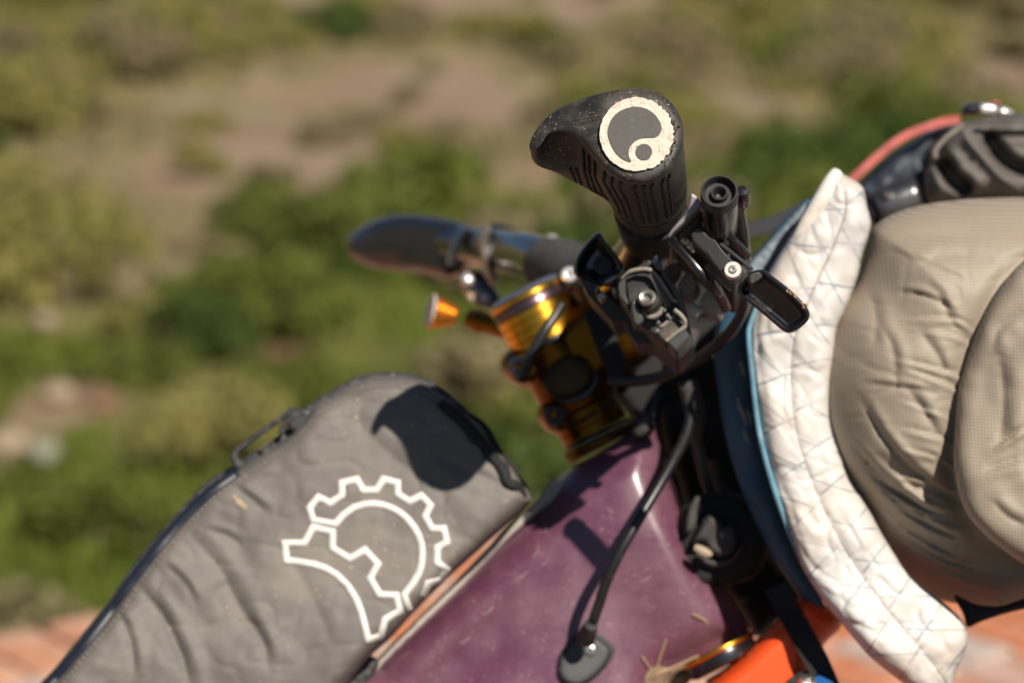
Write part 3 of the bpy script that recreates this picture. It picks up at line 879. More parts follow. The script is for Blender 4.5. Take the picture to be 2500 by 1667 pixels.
# frame: head tube with top and down tube flowing into one big shell
frame_poly = [(1376, 1152), (1470, 1098), (1560, 1040), (1592, 1018), (1612, 1065), (1655, 1190), (1700, 1290), (1762, 1415), (1833, 1546),
              (1760, 1592), (1680, 1636), (1630, 1668), (1610, 1760), (1500, 1900), (1100, 1960), (700, 1960), (790, 1790), (880, 1672), (935, 1605), (1010, 1528), (1100, 1440), (1165, 1372), (1230, 1306), (1310, 1234)]
def frame_D(x, y): return 1.324 - (y - 1100) * 0.000035 - (x - 1400) * 0.00001
def frame_disp(x, y, d):
    # crease between top tube and down tube, flat flank
    ax, ay, bx, by = 1330, 1430, 1060, 1680
    t = ((x - ax) * (bx - ax) + (y - ay) * (by - ay)) / ((bx - ax) ** 2 + (by - ay) ** 2)
    q = np.hypot(x - ax - np.clip(t, 0, 3) * (bx - ax), y - ay - np.clip(t, 0, 3) * (by - ay))
    v = -0.007 * np.exp(-(q / 70) ** 2) * np.clip(t + 0.25, 0, 1)
    ht = np.abs((x - C0[0]) * 0.89 - (y - C0[1]) * 0.455) / 130      # head tube: a proud round column
    v = v + 0.004 * np.exp(-(ht / .8) ** 2)
    al = (x - C0[0]) * .455 + (y - C0[1]) * .89        # along the head tube: waisted flank that swells again at the lower cup
    v = v - 0.009 * ((al - 600) / 300) ** 2 * np.exp(-(ht / 1.6) ** 2)
    return v
fr = Pillow(frame_poly, frame_D, 0.030, 0.030, 95, 11, frame_disp, smooth=True, power=1.8, )
frame = build('frame', [fr.geo], M['purple'], bike, sharp=0)

# pale strip painting the highlight along the upper edge of the frame
edge_path = [(1362, 1176), (1320, 1236), (1236, 1312), (1168, 1383), (1104, 1449), (1016, 1536), (945, 1606), (915, 1648)]
ep = evenly(catmull(edge_path, 6), 10, closed=False)
dd_ = fr.surf(ep)
build('edge_highlight', [tube([at(p[0] - 4, p[1] - 4, 1.304) for p in ep], 0.0024, n=10, smooth=0, world_pts=True)], M['highlight_pale'], frame)
# mud and dried straws stuck on the flank
sg = []
for (a, b, cpt) in [((1600, 1640), (1612, 1600), (1626, 1560)), ((1590, 1636), (1576, 1615), (1568, 1602)), ((1690, 1498), (1705, 1505), (1722, 1514)), ((1600, 1645), (1650, 1625), (1705, 1600))]:
    P = np.array([a, b, cpt], float); D = fr.surf(P) - 0.0014
    sg.append(tube([(p[0], p[1], d) for p, d in zip(P, D)], 0.0005, n=5, smooth=3))
o = build('dried_straw', sg, M['straw'], frame); tag(o, kind='stuff')
o = build('mud_crust', [Pillow([(1575, 1650), (1600, 1625), (1640, 1630), (1690, 1615), (1700, 1640), (1650, 1690), (1580, 1700)], lambda x, y: fr.surf(np.stack([x, y], 1)) - 0.0004, 0.0012, 0.004, 20, 6,
                              lambda x, y, d: 0.0012 * vnoise(x / 9, y / 9, 3)).geo], M['mud'], frame, sharp=0)
sc_ = []
for (a, b) in (((1250, 1420), (1292, 1392)), ((1180, 1500), (1206, 1478)), ((1300, 1360), (1318, 1330)), ((1390, 1480), (1402, 1462)), ((1655, 1440), (1672, 1452)), ((1560, 1420), (1590, 1405)), ((1330, 1300), (1334, 1270)), ((1120, 1570), (1150, 1552)), ((1480, 1240), (1500, 1252))):
    P = np.array([a, ((a[0] + b[0]) / 2 + 2, (a[1] + b[1]) / 2 + 2), b], float); D = fr.surf(P) - .0001
    sc_.append(tube([(p[0], p[1], d) for p, d in zip(P, D)], [.0001, .00035, .0001], n=5, smooth=2))
o = build('scratch', sc_, pmat('scratch', (.33, .25, .27), .7), frame); tag(o, kind='stuff')
# cable port
port_poly = z7([(1190, 1480), (1205, 1400), (1260, 1310), (1340, 1235), (1420, 1225), (1500, 1270), (1570, 1335), (1560, 1400), (1500, 1490), (1420, 1560), (1340, 1600), (1260, 1590), (1205, 1540)])
pt = Pillow(port_poly, lambda x, y: fr.surf(np.stack([x, y], 1)) + 0.001, 0.0055, 0.002, 22, 7)
port = build('cable_port', [pt.geo], M['port'], frame, sharp=0)
_pc = np.mean(port_poly, axis=0); port_in = [tuple(p) for p in evenly(catmull(np.array([_pc + (np.array(p) - _pc) * .82 for p in port_poly]), 6, True), 8)]
q = np.array([[1440, 1586]]); dq = pt.surf(q)[0]
nrm = cv(0.1, 0.15, -0.98)
build('port_bolt', [lathe(at(1440, 1586, dq + 0.001), nrm, [(0, .0036), (.0012, .0036), (.0016, .003), (.0017, .0014), (.0004, .0012), (.0004, 0)], 20)], M['steel'], port)

build('port_grommet', [tube([(1443, 1524, 1.2500), (1437, 1540, 1.2545), (1430, 1560, 1.2600)], [.0036, .0044, .0050], n=16, smooth=4)], M['matte_black'], port)
build('port_seam', [tube([(p[0], p[1], d) for p, d in zip(port_in, pt.surf(np.array(port_in)) - .0001)], .0005, n=6, smooth=0)], M['groove'], port)
# headset, spacers and stem along the steering axis
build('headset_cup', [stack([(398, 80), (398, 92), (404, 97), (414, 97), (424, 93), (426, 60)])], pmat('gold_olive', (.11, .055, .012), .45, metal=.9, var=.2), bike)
build('headset_cover', [stack([(386, 70), (386, 84), (392, 92), (397, 93), (397, 60)])], M['plum_metal'], bike)
prof = [(322, 60)]
for k in range(3):
    b = 322 + k * 21
    prof += [(b, 84), (b + 1.5, 86), (b + 18.5, 86), (b + 20, 84)]
prof += [(385, 60)]
build('lower_spacer', [stack(prof)], M['gold_shaded'], bike)
prof = [(46, 60)]
for k in range(4):
    b = 46 + k * 22
    prof += [(b, 93), (b + 1.5, 96), (b + 19.5, 96), (b + 21, 93)]
prof += [(135, 60)]
build('spacer', [stack(prof)], M['gold'], bike)
build('spacer_ring', [stack([(135, 60), (135, 98), (138, 99), (143, 98), (144, 60)])], M['gunmetal'], bike)
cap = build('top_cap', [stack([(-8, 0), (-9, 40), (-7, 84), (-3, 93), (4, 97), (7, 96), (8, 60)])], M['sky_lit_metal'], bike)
build('cap_ring', [stack([(8, 60), (8, 96), (10, 98), (19, 98), (21, 96), (21, 60)])], M['gold'], bike)
build('preload_ring', [stack([(21, 60), (21, 95), (24, 97), (43, 97), (46, 94), (46, 60)])], M['plum_metal'], bike)
lo_o = at(1755, 1591, 1.282)
LX = cv(.455, -.89, -.17)
build('headset_lower_ring', [lathe(lo_o, LX, [(-.0022, .012), (-.0022, .0200), (-.0014, .0212), (0, .0212), (.0008, .0205), (.0008, .012)], 56)], M['gold'], bike)
build('crown_race', [lathe(lo_o, LX, [(.0008, .012), (.0008, .0196), (.003, .0198), (.007, .0190), (.008, .016), (.008, .008)], 56)], M['gunmetal'], bike)

# stem: steerer clamp, arm to the bar, ears with two pinch bolts
stem = build('stem', [stack([(144, 60), (144, 90), (149, 96), (314, 93), (320, 88), (321, 60)])], M['gold_shaded'], bike)
arm_poly = [(1300, 850), (1335, 800), (1400, 740), (1470, 700), (1540, 690), (1590, 730), (1606, 800), (1596, 862), (1548, 905), (1490, 925), (1450, 985), (1415, 1010), (1350, 960)]
armP = Pillow(arm_poly, lambda x, y: 1.347 - (x - 1350) * 0.00003, 0.021, 0.021, 55, 10)
build('stem_arm', [armP.geo], M['gold_shaded'], stem, sharp=0)
build('recess_shade', [Pillow([(1322, 940), (1338, 900), (1370, 872), (1412, 866), (1444, 890), (1452, 924), (1434, 958), (1396, 976), (1352, 974)], 1.3225, .0045, .01, 40, 7).geo], pmat('shade_bronze', (.055, .032, .010), .55, metal=.5, var=.3), stem, sharp=0)  # dark raised patch standing in for the shaded hollow
build('recess_lit_wall', [tube([(p[0], p[1], 1.3165) for p in [(1456, 900), (1454, 930), (1436, 958), (1400, 976), (1358, 980)]], [.0004, .0014, .0018, .0014, .0004], n=10)], M['gunmetal'], stem, sharp=0)  # grey tube standing in for the hollow's lit wall
build('clamp_slot', [tube([(p[0], p[1], 1.3155) for p in [(1380, 1044), (1420, 1026), (1470, 998), (1500, 975)]], .0009, n=8)], M['groove'], stem)
for (ex, ey, nm) in ((1262, 893, 'a'), (1350, 1012, 'b')):
    ear = [(ex - 38, ey - 20), (ex - 5, ey - 45), (ex + 60, ey - 60), (ex + 70, ey + 20), (ex + 30, ey + 50), (ex - 10, ey + 42), (ex - 36, ey + 14)]
    e_ = build('clamp_ear', [Pillow(ear, 1.345, 0.017, 0.017, 26, 7).geo], M['gold_shaded'], stem, sharp=0)
    build('pinch_bolt', [lathe(at(ex + 6, ey + 4, 1.330), cv(-.1, .1, -1), [(0, .006), (.004, .006), (.0052, .0052), (.0052, .003), (.002, .0026), (.002, 0)], 28)], M['carbon'] if nm == 'a' else M['matte_black'], e_)
# bright bolt and plum block beside the top cap
build('stem_block', [slab([(1352, 690), (1368, 672), (1390, 690), (1394, 716), (1372, 732), (1356, 718)], 1.345, (0.002, -0.008, 0.012))], pmat('pink_metal', (0.55, 0.27, 0.25), 0.35, metal=0.5), stem, bevel=0.0012)
wb = build('top_bolt', [lathe(at(1391, 674, 1.338), cv(-.15, .35, -.9), [(-.012, .0030), (-.001, .0046), (.0025, .0046), (.0032, .004), (.0032, .0021), (.0008, .0019), (.0008, 0)], 28)], M['white_bolt'], stem)

# ------- handlebar
GB = at(1587, 507, 1.17)          # inner end of the near grip
GE = at(1554, 328, 1.05)          # outer end of the near grip
GA = (GB - GE) / np.linalg.norm(GB - GE)
bar_pts = [at(900, 590, 1.66), at(1040, 588, 1.605), at(1148, 600, 1.555), at(1230, 612, 1.505), at(1300, 626, 1.455), at(1370, 660, 1.405), at(1432, 690, 1.372), at(1482, 694, 1.335),
           at(1532, 665, 1.298), at(1566, 610, 1.252), at(1585, 556, 1.215), GB + GA * 0.012, GB - GA * .02, GB - GA * .10]
bar_r = [.011, .0115, .0125, .0132, .0140, .0152, .0165, .0165, .0150, .0125, .0115, .0112, .0111, .0111]
bar = build('handlebar', [tube(bar_pts, bar_r, n=28, smooth=8, world_pts=True)], M['carbon'], bike, sharp=0)
# matte sleeve round the fat middle of the bar
build('bar_sleeve', [tube([at(1340, 645, 1.43), at(1392, 664, 1.398), at(1440, 690, 1.368), at(1490, 694, 1.333)], [.0165, .0182, .0185, .0182], n=28, smooth=6, world_pts=True)], M['webbing_grey'], bar, sharp=50)

# ------- near grip: winged rubber body lofted from the end face to the collar
F0 = [(95, 530), (128, 430), (200, 335), (300, 258), (450, 190), (600, 145), (750, 115), (880, 107), (985, 122), (1075, 172), (1150, 255), (1193, 360), (1202, 480), (1180, 590), (1112, 698), (1010, 770),
      (890, 792), (757, 765), (640, 690), (545, 585), (462, 492), (375, 432), (290, 424), (222, 450), (158, 545)]
F0 = np.array(F0, float)
MPX = 0.3401 * KPX * 1.05
def grow(P, k):     # scale about the face centre, the thin wing follows its own middle
    c = np.array([865.0, 435.0]); mid = np.array([330.0, 350.0])
    w = np.clip((620 - P[:, 0]) / 300, 0, 1)[:, None]
    cc = c * (1 - w) + np.array([0, 0])
    spine = np.stack([np.clip(P[:, 0], 150, 620), np.interp(P[:, 0], [90, 200, 330, 620], [520, 400, 345, 400])], 1)
    ctr = c * (1 - w) + spine * w
    return ctr + (P - ctr) * k
def circ_row(cx, cy, r, special):
    P = np.zeros((25, 2))
    for i in range(5, 20):
        a = math.radians(90 - (i - 7) * 20); P[i] = (cx + r * math.cos(a), cy - r * math.sin(a))
    for j, i in enumerate((20, 21, 22, 23, 24, 0, 1, 2, 3, 4)):
        a = math.radians(-150 - (j + 1) * 80 / 11); P[i] = (cx + r * math.cos(a), cy - r * math.sin(a))
    for i, p in special.items(): P[i] = p
    return P
r20 = circ_row(886, 525, 316, {6: (745, 225), 5: (625, 245), 4: (475, 285), 3: (335, 345), 2: (215, 425), 1: (140, 505), 0: (108, 575), 24: (132, 640), 23: (205, 682), 22: (300, 690), 21: (390, 680), 20: (470, 690), 19: (545, 725), 18: (630, 775), 17: (745, 822)})
r50 = circ_row(915, 665, 302, {6: (780, 395), 5: (670, 410), 4: (535, 440), 3: (410, 490), 2: (310, 540), 1: (235, 595), 0: (200, 645), 24: (222, 676), 23: (275, 704), 22: (350, 740), 21: (430, 776), 20: (510, 812), 19: (595, 850), 18: (705, 905), 17: (805, 945)})
r75 = circ_row(938, 782, 288, {0: (425, 755), 1: (450, 715), 2: (510, 670), 3: (580, 625), 4: (650, 580), 24: (440, 785), 23: (480, 812), 22: (530, 838), 21: (580, 862), 20: (632, 888), 19: (685, 926)})
r90 = circ_row(950, 856, 278, {}); r97 = circ_row(955, 890, 274, {}); r100 = circ_row(957, 905, 262, {})
rows = []
def add_row(P, D, lift=0.0):
    Q = catmull(P, 4, True)
    px = 1260 + Q[:, 0] * .3401; py = 180 + Q[:, 1] * .3401
    s = (D - 1.05) / (1.17 - 1.05)
    cx, cy = 865 + 90 * s, 435 + 470 * s
    Dp = D - 0.05 * (Q[:, 0] - cx) * MPX + 0.27 * (cy - Q[:, 1]) * MPX
    Dp = Dp + 0.020 * np.clip((640 - Q[:, 0]) / 540, 0, 1) ** 1.3 * max(0.0, 1 - 1.3 * s)     # the wing sweeps back from the end face
    rows.append(at(px, py, Dp))
c_ = np.array([865.0, 435.0])
add_row(grow(F0, 0.45), 1.0492); add_row(grow(F0, 0.72), 1.0491); add_row(grow(F0, 0.86), 1.0494); add_row(grow(F0, 0.94), 1.0504); add_row(grow(F0, 0.985), 1.0523)
add_row(F0, 1.0550); add_row(F0 * 0.99 + [8.7, 12], 1.0585); add_row(F0 * .85 + r20 * .15, 1.0615)
add_row(F0 * .35 + r20 * .65, 1.0665); add_row(r20, 1.074); add_row(r20 * .5 + r50 * .5, 1.092); add_row(r50, 1.110); add_row(r50 * .5 + r75 * .5, 1.125); add_row(r75, 1.140); add_row(r90, 1.157); add_row(r97, 1.166); add_row(r100, 1.170); add_row(circ_row(957, 905, 150, {}), 1.171)
NR = len(rows[0])
V = np.concatenate(rows); F = []
for i in range(len(rows) - 1):
    for k in range(NR): F.append((i * NR + k, i * NR + (k + 1) % NR, (i + 1) * NR + (k + 1) % NR, (i + 1) * NR + k))
# close the face with a triangulated fill
face0 = [(0 * NR + k) for k in range(NR)]
F.append(tuple(reversed(face0))); F.append(tuple((len(rows) - 1) * NR + k for k in range(NR)))
grip = build('grip', [(V, F)], M['rubber'], bike, sharp=0)
tag(grip, 'dusty black winged grip with worn white end disc, nearest the camera')
rowa = np.array(rows)
# ribbed underside: dark grooves running along the grip between the lip and the collar
gr, tk = [], []
for j, u in enumerate(np.linspace(56, 84, 13)):
    k = int(round(u)) % NR
    r0, r1 = (7, 13) if u < 74 else (7, 12)
    if u > 80: r0, r1 = 9, 11
    P = rowa[r0:r1 + 1, k]
    gr.append(tube(P, 0.00075, n=6, smooth=4, world_pts=True))
    for q in np.linspace(0.1, 0.9, 6):
        i0 = r0 + q * (r1 - r0); i1 = int(i0); f = i0 - i1
        a = rowa[i1, k] * (1 - f) + rowa[i1 + 1, k] * f; b = rowa[i1, (k + 1) % NR] * (1 - f) + rowa[i1 + 1, (k + 1) % NR] * f
        tk.append(tube([a, a + (b - a) * 0.8], 0.0003, n=4, smooth=0, world_pts=True))
o = build('grip_groove', gr + tk, M['groove'], grip); tag(o, kind='stuff')
P = np.array([rowa[13, k % NR] * .5 + rowa[14, k % NR] * .5 for k in range(52, 78)])
build('grip_seam', [tube(P, 0.0004, n=5, smooth=2, world_pts=True)], M['groove'], grip)
# end disc with its swirl emblem
DN = -GA
def face_pt(x, y, lift=0.0):
    px, py = 1260 + np.asarray(x) * .3401, 180 + np.asarray(y) * .3401
    D = 1.0484 - 0.05 * (np.asarray(x) - 865) * MPX + 0.27 * (435 - np.asarray(y)) * MPX - lift
    return at(px, py, D)
def face_plate(poly, l0, l1, n=0):
    P = np.asarray(poly, float)
    if n: P = catmull(P, n, True)
    A = face_pt(P[:, 0], P[:, 1], l1); B = face_pt(P[:, 0], P[:, 1], l0); m = len(P)
    F = [tuple(range(m)), tuple(reversed(range(m, 2 * m)))] + [(i, m + i, m + (i + 1) % m, (i + 1) % m) for i in range(m)]
    return np.concatenate([A, B]), F
ang = np.linspace(0, 2 * math.pi, 90, endpoint=False)
rag = 264 + np.where((ang < 1.3) | (ang > 5.0), 9, 3) * np.array([random.uniform(-1, 1) for _ in ang])
disc = build('end_disc', [face_plate(np.stack([865 + rag * np.cos(ang), 435 - rag * np.sin(ang)], 1), -0.001, 0.0008)], M['disc_white'], grip, sharp=30)
swirl = [(826, 633), (765, 612), (705, 552), (667, 470), (660, 400), (690, 320), (755, 264), (850, 238), (940, 255), (1008, 308), (1044, 375), (1036, 425), (1000, 456), (945, 459), (885, 468), (838, 500), (812, 545), (810, 590)]
build('swirl_mark', [face_plate(swirl, 0.0006, 0.0013, 6)], M['disc_grey'], disc, sharp=30)
build('dot_mark', [face_plate([(918 + 59 * math.cos(a), 562 - 58 * math.sin(a)) for a in np.linspace(0, 2 * math.pi, 40, endpoint=False)], 0.0006, 0.0013)], M['disc_grey'], disc, sharp=30)
# torn rubber crumbs at the right rim
tg = []
for k in range(46):
    a = random.uniform(-0.9, 0.95); r = 268 + random.random() ** 1.6 * 48
    x, y = 865 + r * math.cos(a), 435 - r * math.sin(a)
    p = face_pt(x, y, 0.0002 - max(0, r - 285) * 0.00004); s = random.uniform(.0003, .0009)
    d = np.array([random.uniform(-1, 1) for _ in range(3)]); d /= np.linalg.norm(d)
    tg.append(tube([p - d * s, p, p + d * s], [s * .2, s * .5, s * .15], n=5, smooth=0, world_pts=True))
o = build('torn_rim', tg, M['torn_rubber'], grip); tag(o, kind='stuff')
# collar behind the grip
build('grip_collar', [lathe(GB - GA * 0.002, GA, [(0, .010), (0, .0176), (.003, .0180), (.042, .0172), (.048, .0150), (.048, .010)], 40)], M['matte_black'], grip)

# ------- right brake: master cylinder, lever, pivot
brake = thing('brake_assembly', at(1700, 600, 1.15), 'gloss black brake with thumb-shaped lever tip', None)
brake.parent = bike; brake.location = tuple(WO[brake] - WO[bike])
cyd = cv(.10, -.40, .91)
cyo = at(1756, 467, 1.115)
cyl = build('master_cylinder', [lathe(cyo, cyd, [(.0063, 0), (.0064, .0080), (.0066, .0086), (.012, .0086), (.022, .0085), (.040, .0075), (.050, .005), (.051, 0)], 48)], M['gunmetal'], brake)
capr = build('reservoir_cap', [lathe(cyo, cyd, [(.0058, 0), (.0056, .0015), (.0030, .0021), (.0012, .0032), (.0012, .0037), (.0042, .0042), (.0042, .0066), (.0008, .0071), (-.0002, .0077), (-.0002, .0082), (.0008, .0086), (.0066, .0088), (.0068, .005)], 56)], M['cap_black'], cyl)
bodyp = z2([(1180, 330), (1225, 352), (1275, 372), (1325, 388), (1346, 420), (1342, 490), (1395, 565), (1470, 645), (1545, 715), (1570, 790), (1582, 800), (1580, 700), (1568, 560), (1550, 430), (1520, 300), (1470, 190), (1330, 110), (1200, 190)])
build('lever_housing', [Pillow(bodyp, lambda x, y: 1.150 + (y - 467) * 0.00013, 0.0085, 0.05, 24, 5, power=2.0).geo], M['gunmetal'], brake, sharp=0)  # back stretched out of sight so it shades the stem
build('housing_fin', [tube([(p[0], p[1], d) for p, d in zip(z2([(1505, 240), (1528, 380), (1552, 520), (1568, 650), (1580, 790)]), (1.128, 1.138, 1.148, 1.158, 1.165))], .0008, n=8)], M['pale_edge'], brake)
build('housing_edge', [tube([(p[0], p[1], d) for p, d in zip(z2([(1370, 520), (1420, 600), (1490, 680), (1560, 750)]), (1.141, 1.145, 1.150, 1.156))], .0022, n=12)], M['gloss_black'], brake)
bx_, by_ = z2([(1518, 215)])[0]
build('hinge_boss', [lathe(at(bx_, by_, 1.122), cyd, [(0, 0), (.0004, .0026), (.0018, .0034), (.012, .0036), (.014, 0)], 24)], M['gloss_black'], brake)
clampp = z2([(1095, 232), (1150, 268), (1182, 320), (1188, 352), (1080, 450), (960, 562), (925, 606), (895, 600), (930, 540), (985, 470), (1040, 420), (1082, 330)])
build('clamp_arm', [slab(clampp, 1.163, (.004, -.012, .055))], pmat('gunmetal_glint', (0.36, 0.33, 0.36), 0.38, metal=0.85, var=0.2), brake, bevel=0.0014)  # lilac highlight put into the colour; deepened out of sight to shade the stem
build('clamp_band', [lathe(GB + GA * 0.034, GA, [(0, .011), (0, .0150), (.001, .0158), (.011, .0158), (.012, .0150), (.012, .011)], 40)], M['gloss_black'], brake)
inner = z2([(950, 585), (1060, 480), (1180, 372), (1330, 440), (1400, 580), (1560, 740), (1600, 880), (1500, 980), (1440, 1030), (1250, 860), (1100, 720), (960, 640)])
build('clamp_body', [slab(inner, 1.185, (.005, -.012, .05))], M['matte_black'], brake, bevel=0.0015)  # black slab fills the dark recess; extra unseen depth shades the stem
build('clamp_wall', [slab(z2([(990, 570), (1080, 490), (1170, 410), (1175, 440), (1120, 500), (1000, 605)]), 1.172, (0.001, -.004, .012))], M['matte_grey'], brake, bevel=.0008)
linkp = z2([(1180, 470), (1200, 445), (1235, 440), (1268, 468), (1310, 520), (1330, 580), (1370, 640), (1420, 700), (1400, 722), (1330, 665), (1262, 600), (1215, 540)])
build('lever_link', [slab(linkp, 1.146, (0.001, -.003, .009))], M['gloss_black'], brake, bevel=.0016, segs=3)
platep = z2([(1095, 580), (1128, 535), (1168, 522), (1220, 570), (1250, 600), (1300, 625), (1345, 690), (1400, 752), (1450, 800), (1520, 842), (1556, 884), (1548, 920), (1500, 962), (1445, 985), (1400, 950), (1350, 890), (1290, 820), (1230, 745), (1170, 690), (1120, 640)])
plate = build('lever_plate', [slab(platep, lambda x, y: 1.128 - (x - 1700) * 0.00008, (0.001, -.004, .010))], M['matte_grey'], brake, bevel=.0013, segs=3)
build('plate_facet', [slab(z2([(1170, 655), (1225, 598), (1285, 640), (1270, 668), (1236, 710), (1222, 732)]), 1.1285, (0, -.001, .003))], pmat('facet_grey', (0.12, 0.12, 0.12), 0.5), plate, bevel=.0004)
hx, hy = z2([(1291, 718)])[0]
build('plate_pin', [lathe(at(hx, hy, 1.1262), cv(-.1, .2, -1), [(-.002, .0030), (.0010, .0030), (.0012, .0026), (.0012, .0023), (.0003, .0021), (.0003, 0)], 28)], M['matte_grey'], plate)
hx, hy = z2([(1440, 872)])[0]
pb = build('pivot_washer', [lathe(at(hx, hy, 1.1190), cv(-.1, .25, -.95), [(-.003, .0041), (.0006, .0041), (.0012, .0037), (.0012, .0021), (.0006, .0019), (.0006, 0)], 36)], pmat('washer', (0.55, 0.5, 0.45), 0.42, metal=0.5, var=.1), plate)
build('pivot_bolt', [lathe(at(hx, hy, 1.1184), cv(-.1, .25, -.95), [(-.001, .0020), (.0010, .0020), (.0017, .0015), (.0017, .0008), (.0009, .0006), (.0009, 0)], 24)], M['steel'], plate)
leverp = z2([(1560, 905), (1600, 880), (1668, 866), (1712, 876), (1790, 935), (1900, 1022), (1990, 1108), (2048, 1175), (2070, 1228), (2058, 1282), (2000, 1340), (1945, 1378), (1898, 1388), (1850, 1368), (1780, 1310), (1700, 1242), (1600, 1160), (1505, 1085), (1480, 1045), (1490, 990), (1520, 945)])
def lever_dish(x, y, d):
    u = np.clip((d - 7) / 16, 0, 1); u = u * u * (3 - 2 * u)
    return -0.0036 * u + 0.0007 * np.exp(-((d - 6) / 4) ** 2)
lv = Pillow(leverp, lambda x, y: 1.108 - (x - 1850) * 0.00012 + (y - 720) * 0.00006, 0.0022, 0.0055, 8, 3.2, lever_dish)
lever = build('brake_lever', [lv.geo], M['lever_black'], brake, sharp=0)
tag(lever, 'black spoon-shaped lever tip caked with orange dirt along one edge')
cr = []
rp = catmull(z2([(1870, 1020), (1905, 1050), (1960, 1080), (2010, 1140), (2050, 1190)]), 12)
for k in range(26):
    i = random.randrange(len(rp)); p = rp[i] + np.array([random.gauss(0, 2.5), random.gauss(0, 2.5)]); s = random.uniform(.0002, .0007)
    d = lv.surf(p[None])[0] - .0001; w = at(p[0], p[1], d)
    e = np.array([random.uniform(-1, 1) for _ in range(3)]); e /= np.linalg.norm(e)
    cr.append(tube([w - e * s, w, w + e * s], [s * .5, s * .8, s * .4], n=5, smooth=0, world_pts=True))
o = build('dirt_crumb', cr, pmat('orange_dirt', (0.42, 0.24, 0.12), 0.95, var=.3, vscale=400), lever); tag(o, kind='stuff')
wallp = z2([(1555, 920), (1605, 878), (1690, 868), (1725, 890), (1690, 935), (1630, 985), (1600, 1008), (1570, 985)])
build('lever_shoulder', [Pillow(wallp, 1.1045, .003, .003, 7, 4).geo], M['matte_black'], lever, sharp=0)
build('lever_blade', [tube([(p[0], p[1], d) for p, d in zip(z2([(935, 632), (1010, 700), (1100, 800), (1190, 905), (1265, 985), (1330, 1075)]), (1.142, 1.139, 1.136, 1.135, 1.138, 1.145))], [.0024, .0027, .0027, .0027, .0025, .0018], n=16)], M['gunmetal'], brake, sharp=0)
build('blade_end', [tube([(p[0], p[1], d) for p, d in zip(z2([(1290, 1010), (1340, 1090), (1385, 1190)]), (1.150, 1.155, 1.16))], [.0030, .0026, .0024], n=12)], M['plum_metal'], brake)
build('reach_rail', [tube([(p[0], p[1], d) for p, d in zip(z2([(1225, 840), (1300, 915), (1425, 1032)]), (1.142, 1.138, 1.134))], .0015, n=8, flat=0.6)], M['pale_edge'], brake)
build('plate_rail', [tube([(p[0], p[1], d) for p, d in zip(z2([(1285, 612), (1400, 705), (1500, 785), (1592, 862)]), (1.148, 1.144, 1.139, 1.134))], .0017, n=8, flat=0.6)], M['matte_grey'], brake)
jg = []
for (x, y, s) in ((1075, 655, .0022), (1100, 690, .0026), (1040, 640, .0016), (1300, 1020, .0014)):
    jx, jy = z2([(x, y)])[0]
    jg.append(lathe(at(jx, jy, 1.165), cv(-.2, .4, -.9), [(0, s), (s * .8, s), (s * 1.4, s * .5), (s * 1.5, 0)], 14))
build('adjuster_knob', jg, M['steel'], brake)
# pale hose fittings glimpsed between brake and shifter
build('hose_fitting', [slab(zd([(1180, 760), (1330, 520), (1480, 480), (1600, 700), (1540, 880), (1420, 960), (1290, 1010)]), 1.212, (.003, -.004, .014))], M['grey_plastic'], brake, bevel=.002, segs=3)
build('hose_fitting', [slab(zd([(1620, 1080), (1740, 860), (1890, 860), (1990, 1040), (2060, 1170), (1960, 1320), (1860, 1290), (1640, 1160)]), 1.206, (.003, -.004, .014))], M['grey_plastic'], brake, bevel=.002, segs=3)
build('cable_ferrule', [tube([(p[0], p[1], 1.21) for p in zd([(1380, 1150), (1480, 1230), (1620, 1290)])], [.0032, .0036, .0030], n=14)], M['pale_plastic'], brake)
build('cable_ferrule', [tube([(p[0], p[1], 1.22) for p in zd([(1580, 1400), (1740, 1370), (1890, 1380)])], [.0018, .0020, .0016], n=12)], M['grey_plastic'], brake)

# ------- right shifter pod
shift = thing('shifter', at(1570, 720, 1.17), 'dusty black shifter pod under the near end of the handlebar', None)
shift.parent = bike; shift.location = tuple(WO[shift] - WO[bike])
podp = z2([(500, 925), (590, 868), (720, 790), (760, 770), (800, 825), (880, 885), (962, 992), (1042, 1112), (1076, 1265), (1104, 1388), (1082, 1432), (968, 1538), (930, 1530), (845, 1462), (705, 1330), (610, 1290), (590, 1200), (520, 1130), (492, 1040)])
pod = build('pod_body', [slab(podp, 1.166, (.006, -.012, .055))], M['matte_black'], shift, bevel=.0018, segs=3)  # depth extended backwards to throw shade on the stem
upper = z2([(508, 935), (560, 890), (640, 872), (720, 868), (790, 890), (835, 940), (880, 1020), (925, 1110), (935, 1160), (890, 1180), (830, 1080), (770, 960), (735, 925), (640, 915), (560, 950), (560, 1050), (590, 1150), (560, 1150), (510, 1080), (496, 1010)])
build('pod_frame', [slab(upper, 1.158, (.002, -.004, .012))], M['matte_grey'], pod, bevel=.0012, segs=3)
def edge_line(name, pts, D, r, mat, parent):
    return build(name, [tube([(p[0], p[1], D) for p in pts], r, n=8)], mat, parent)
edge_line('pod_rim', z2([(520, 935), (570, 893), (640, 870), (720, 862), (775, 872)]), 1.1565, .0010, M['pale_edge'], pod)
edge_line('pod_rim', z2([(785, 880), (840, 945), (900, 1040), (945, 1110), (985, 1130)]), 1.1575, .0009, M['pale_edge'], pod)
build('pod_face', [slab(z2([(560, 950), (640, 915), (735, 930), (770, 965), (800, 1040), (700, 1060), (660, 1130), (620, 1180), (585, 1140)]), 1.162, (0, 0, .006))], M['matte_black'], pod, bevel=.001)
build('pod_side', [slab(z2([(800, 800), (880, 870), (965, 990), (1040, 1110), (1080, 1270), (1050, 1290), (990, 1150), (930, 1040), (850, 920), (790, 850)]), 1.160, (.002, -.003, .012))], pmat('pod_side', (.075, .066, .058), .6, var=.3, dust=((.2, .16, .12), 160, .5, .85)), pod, bevel=.0014)
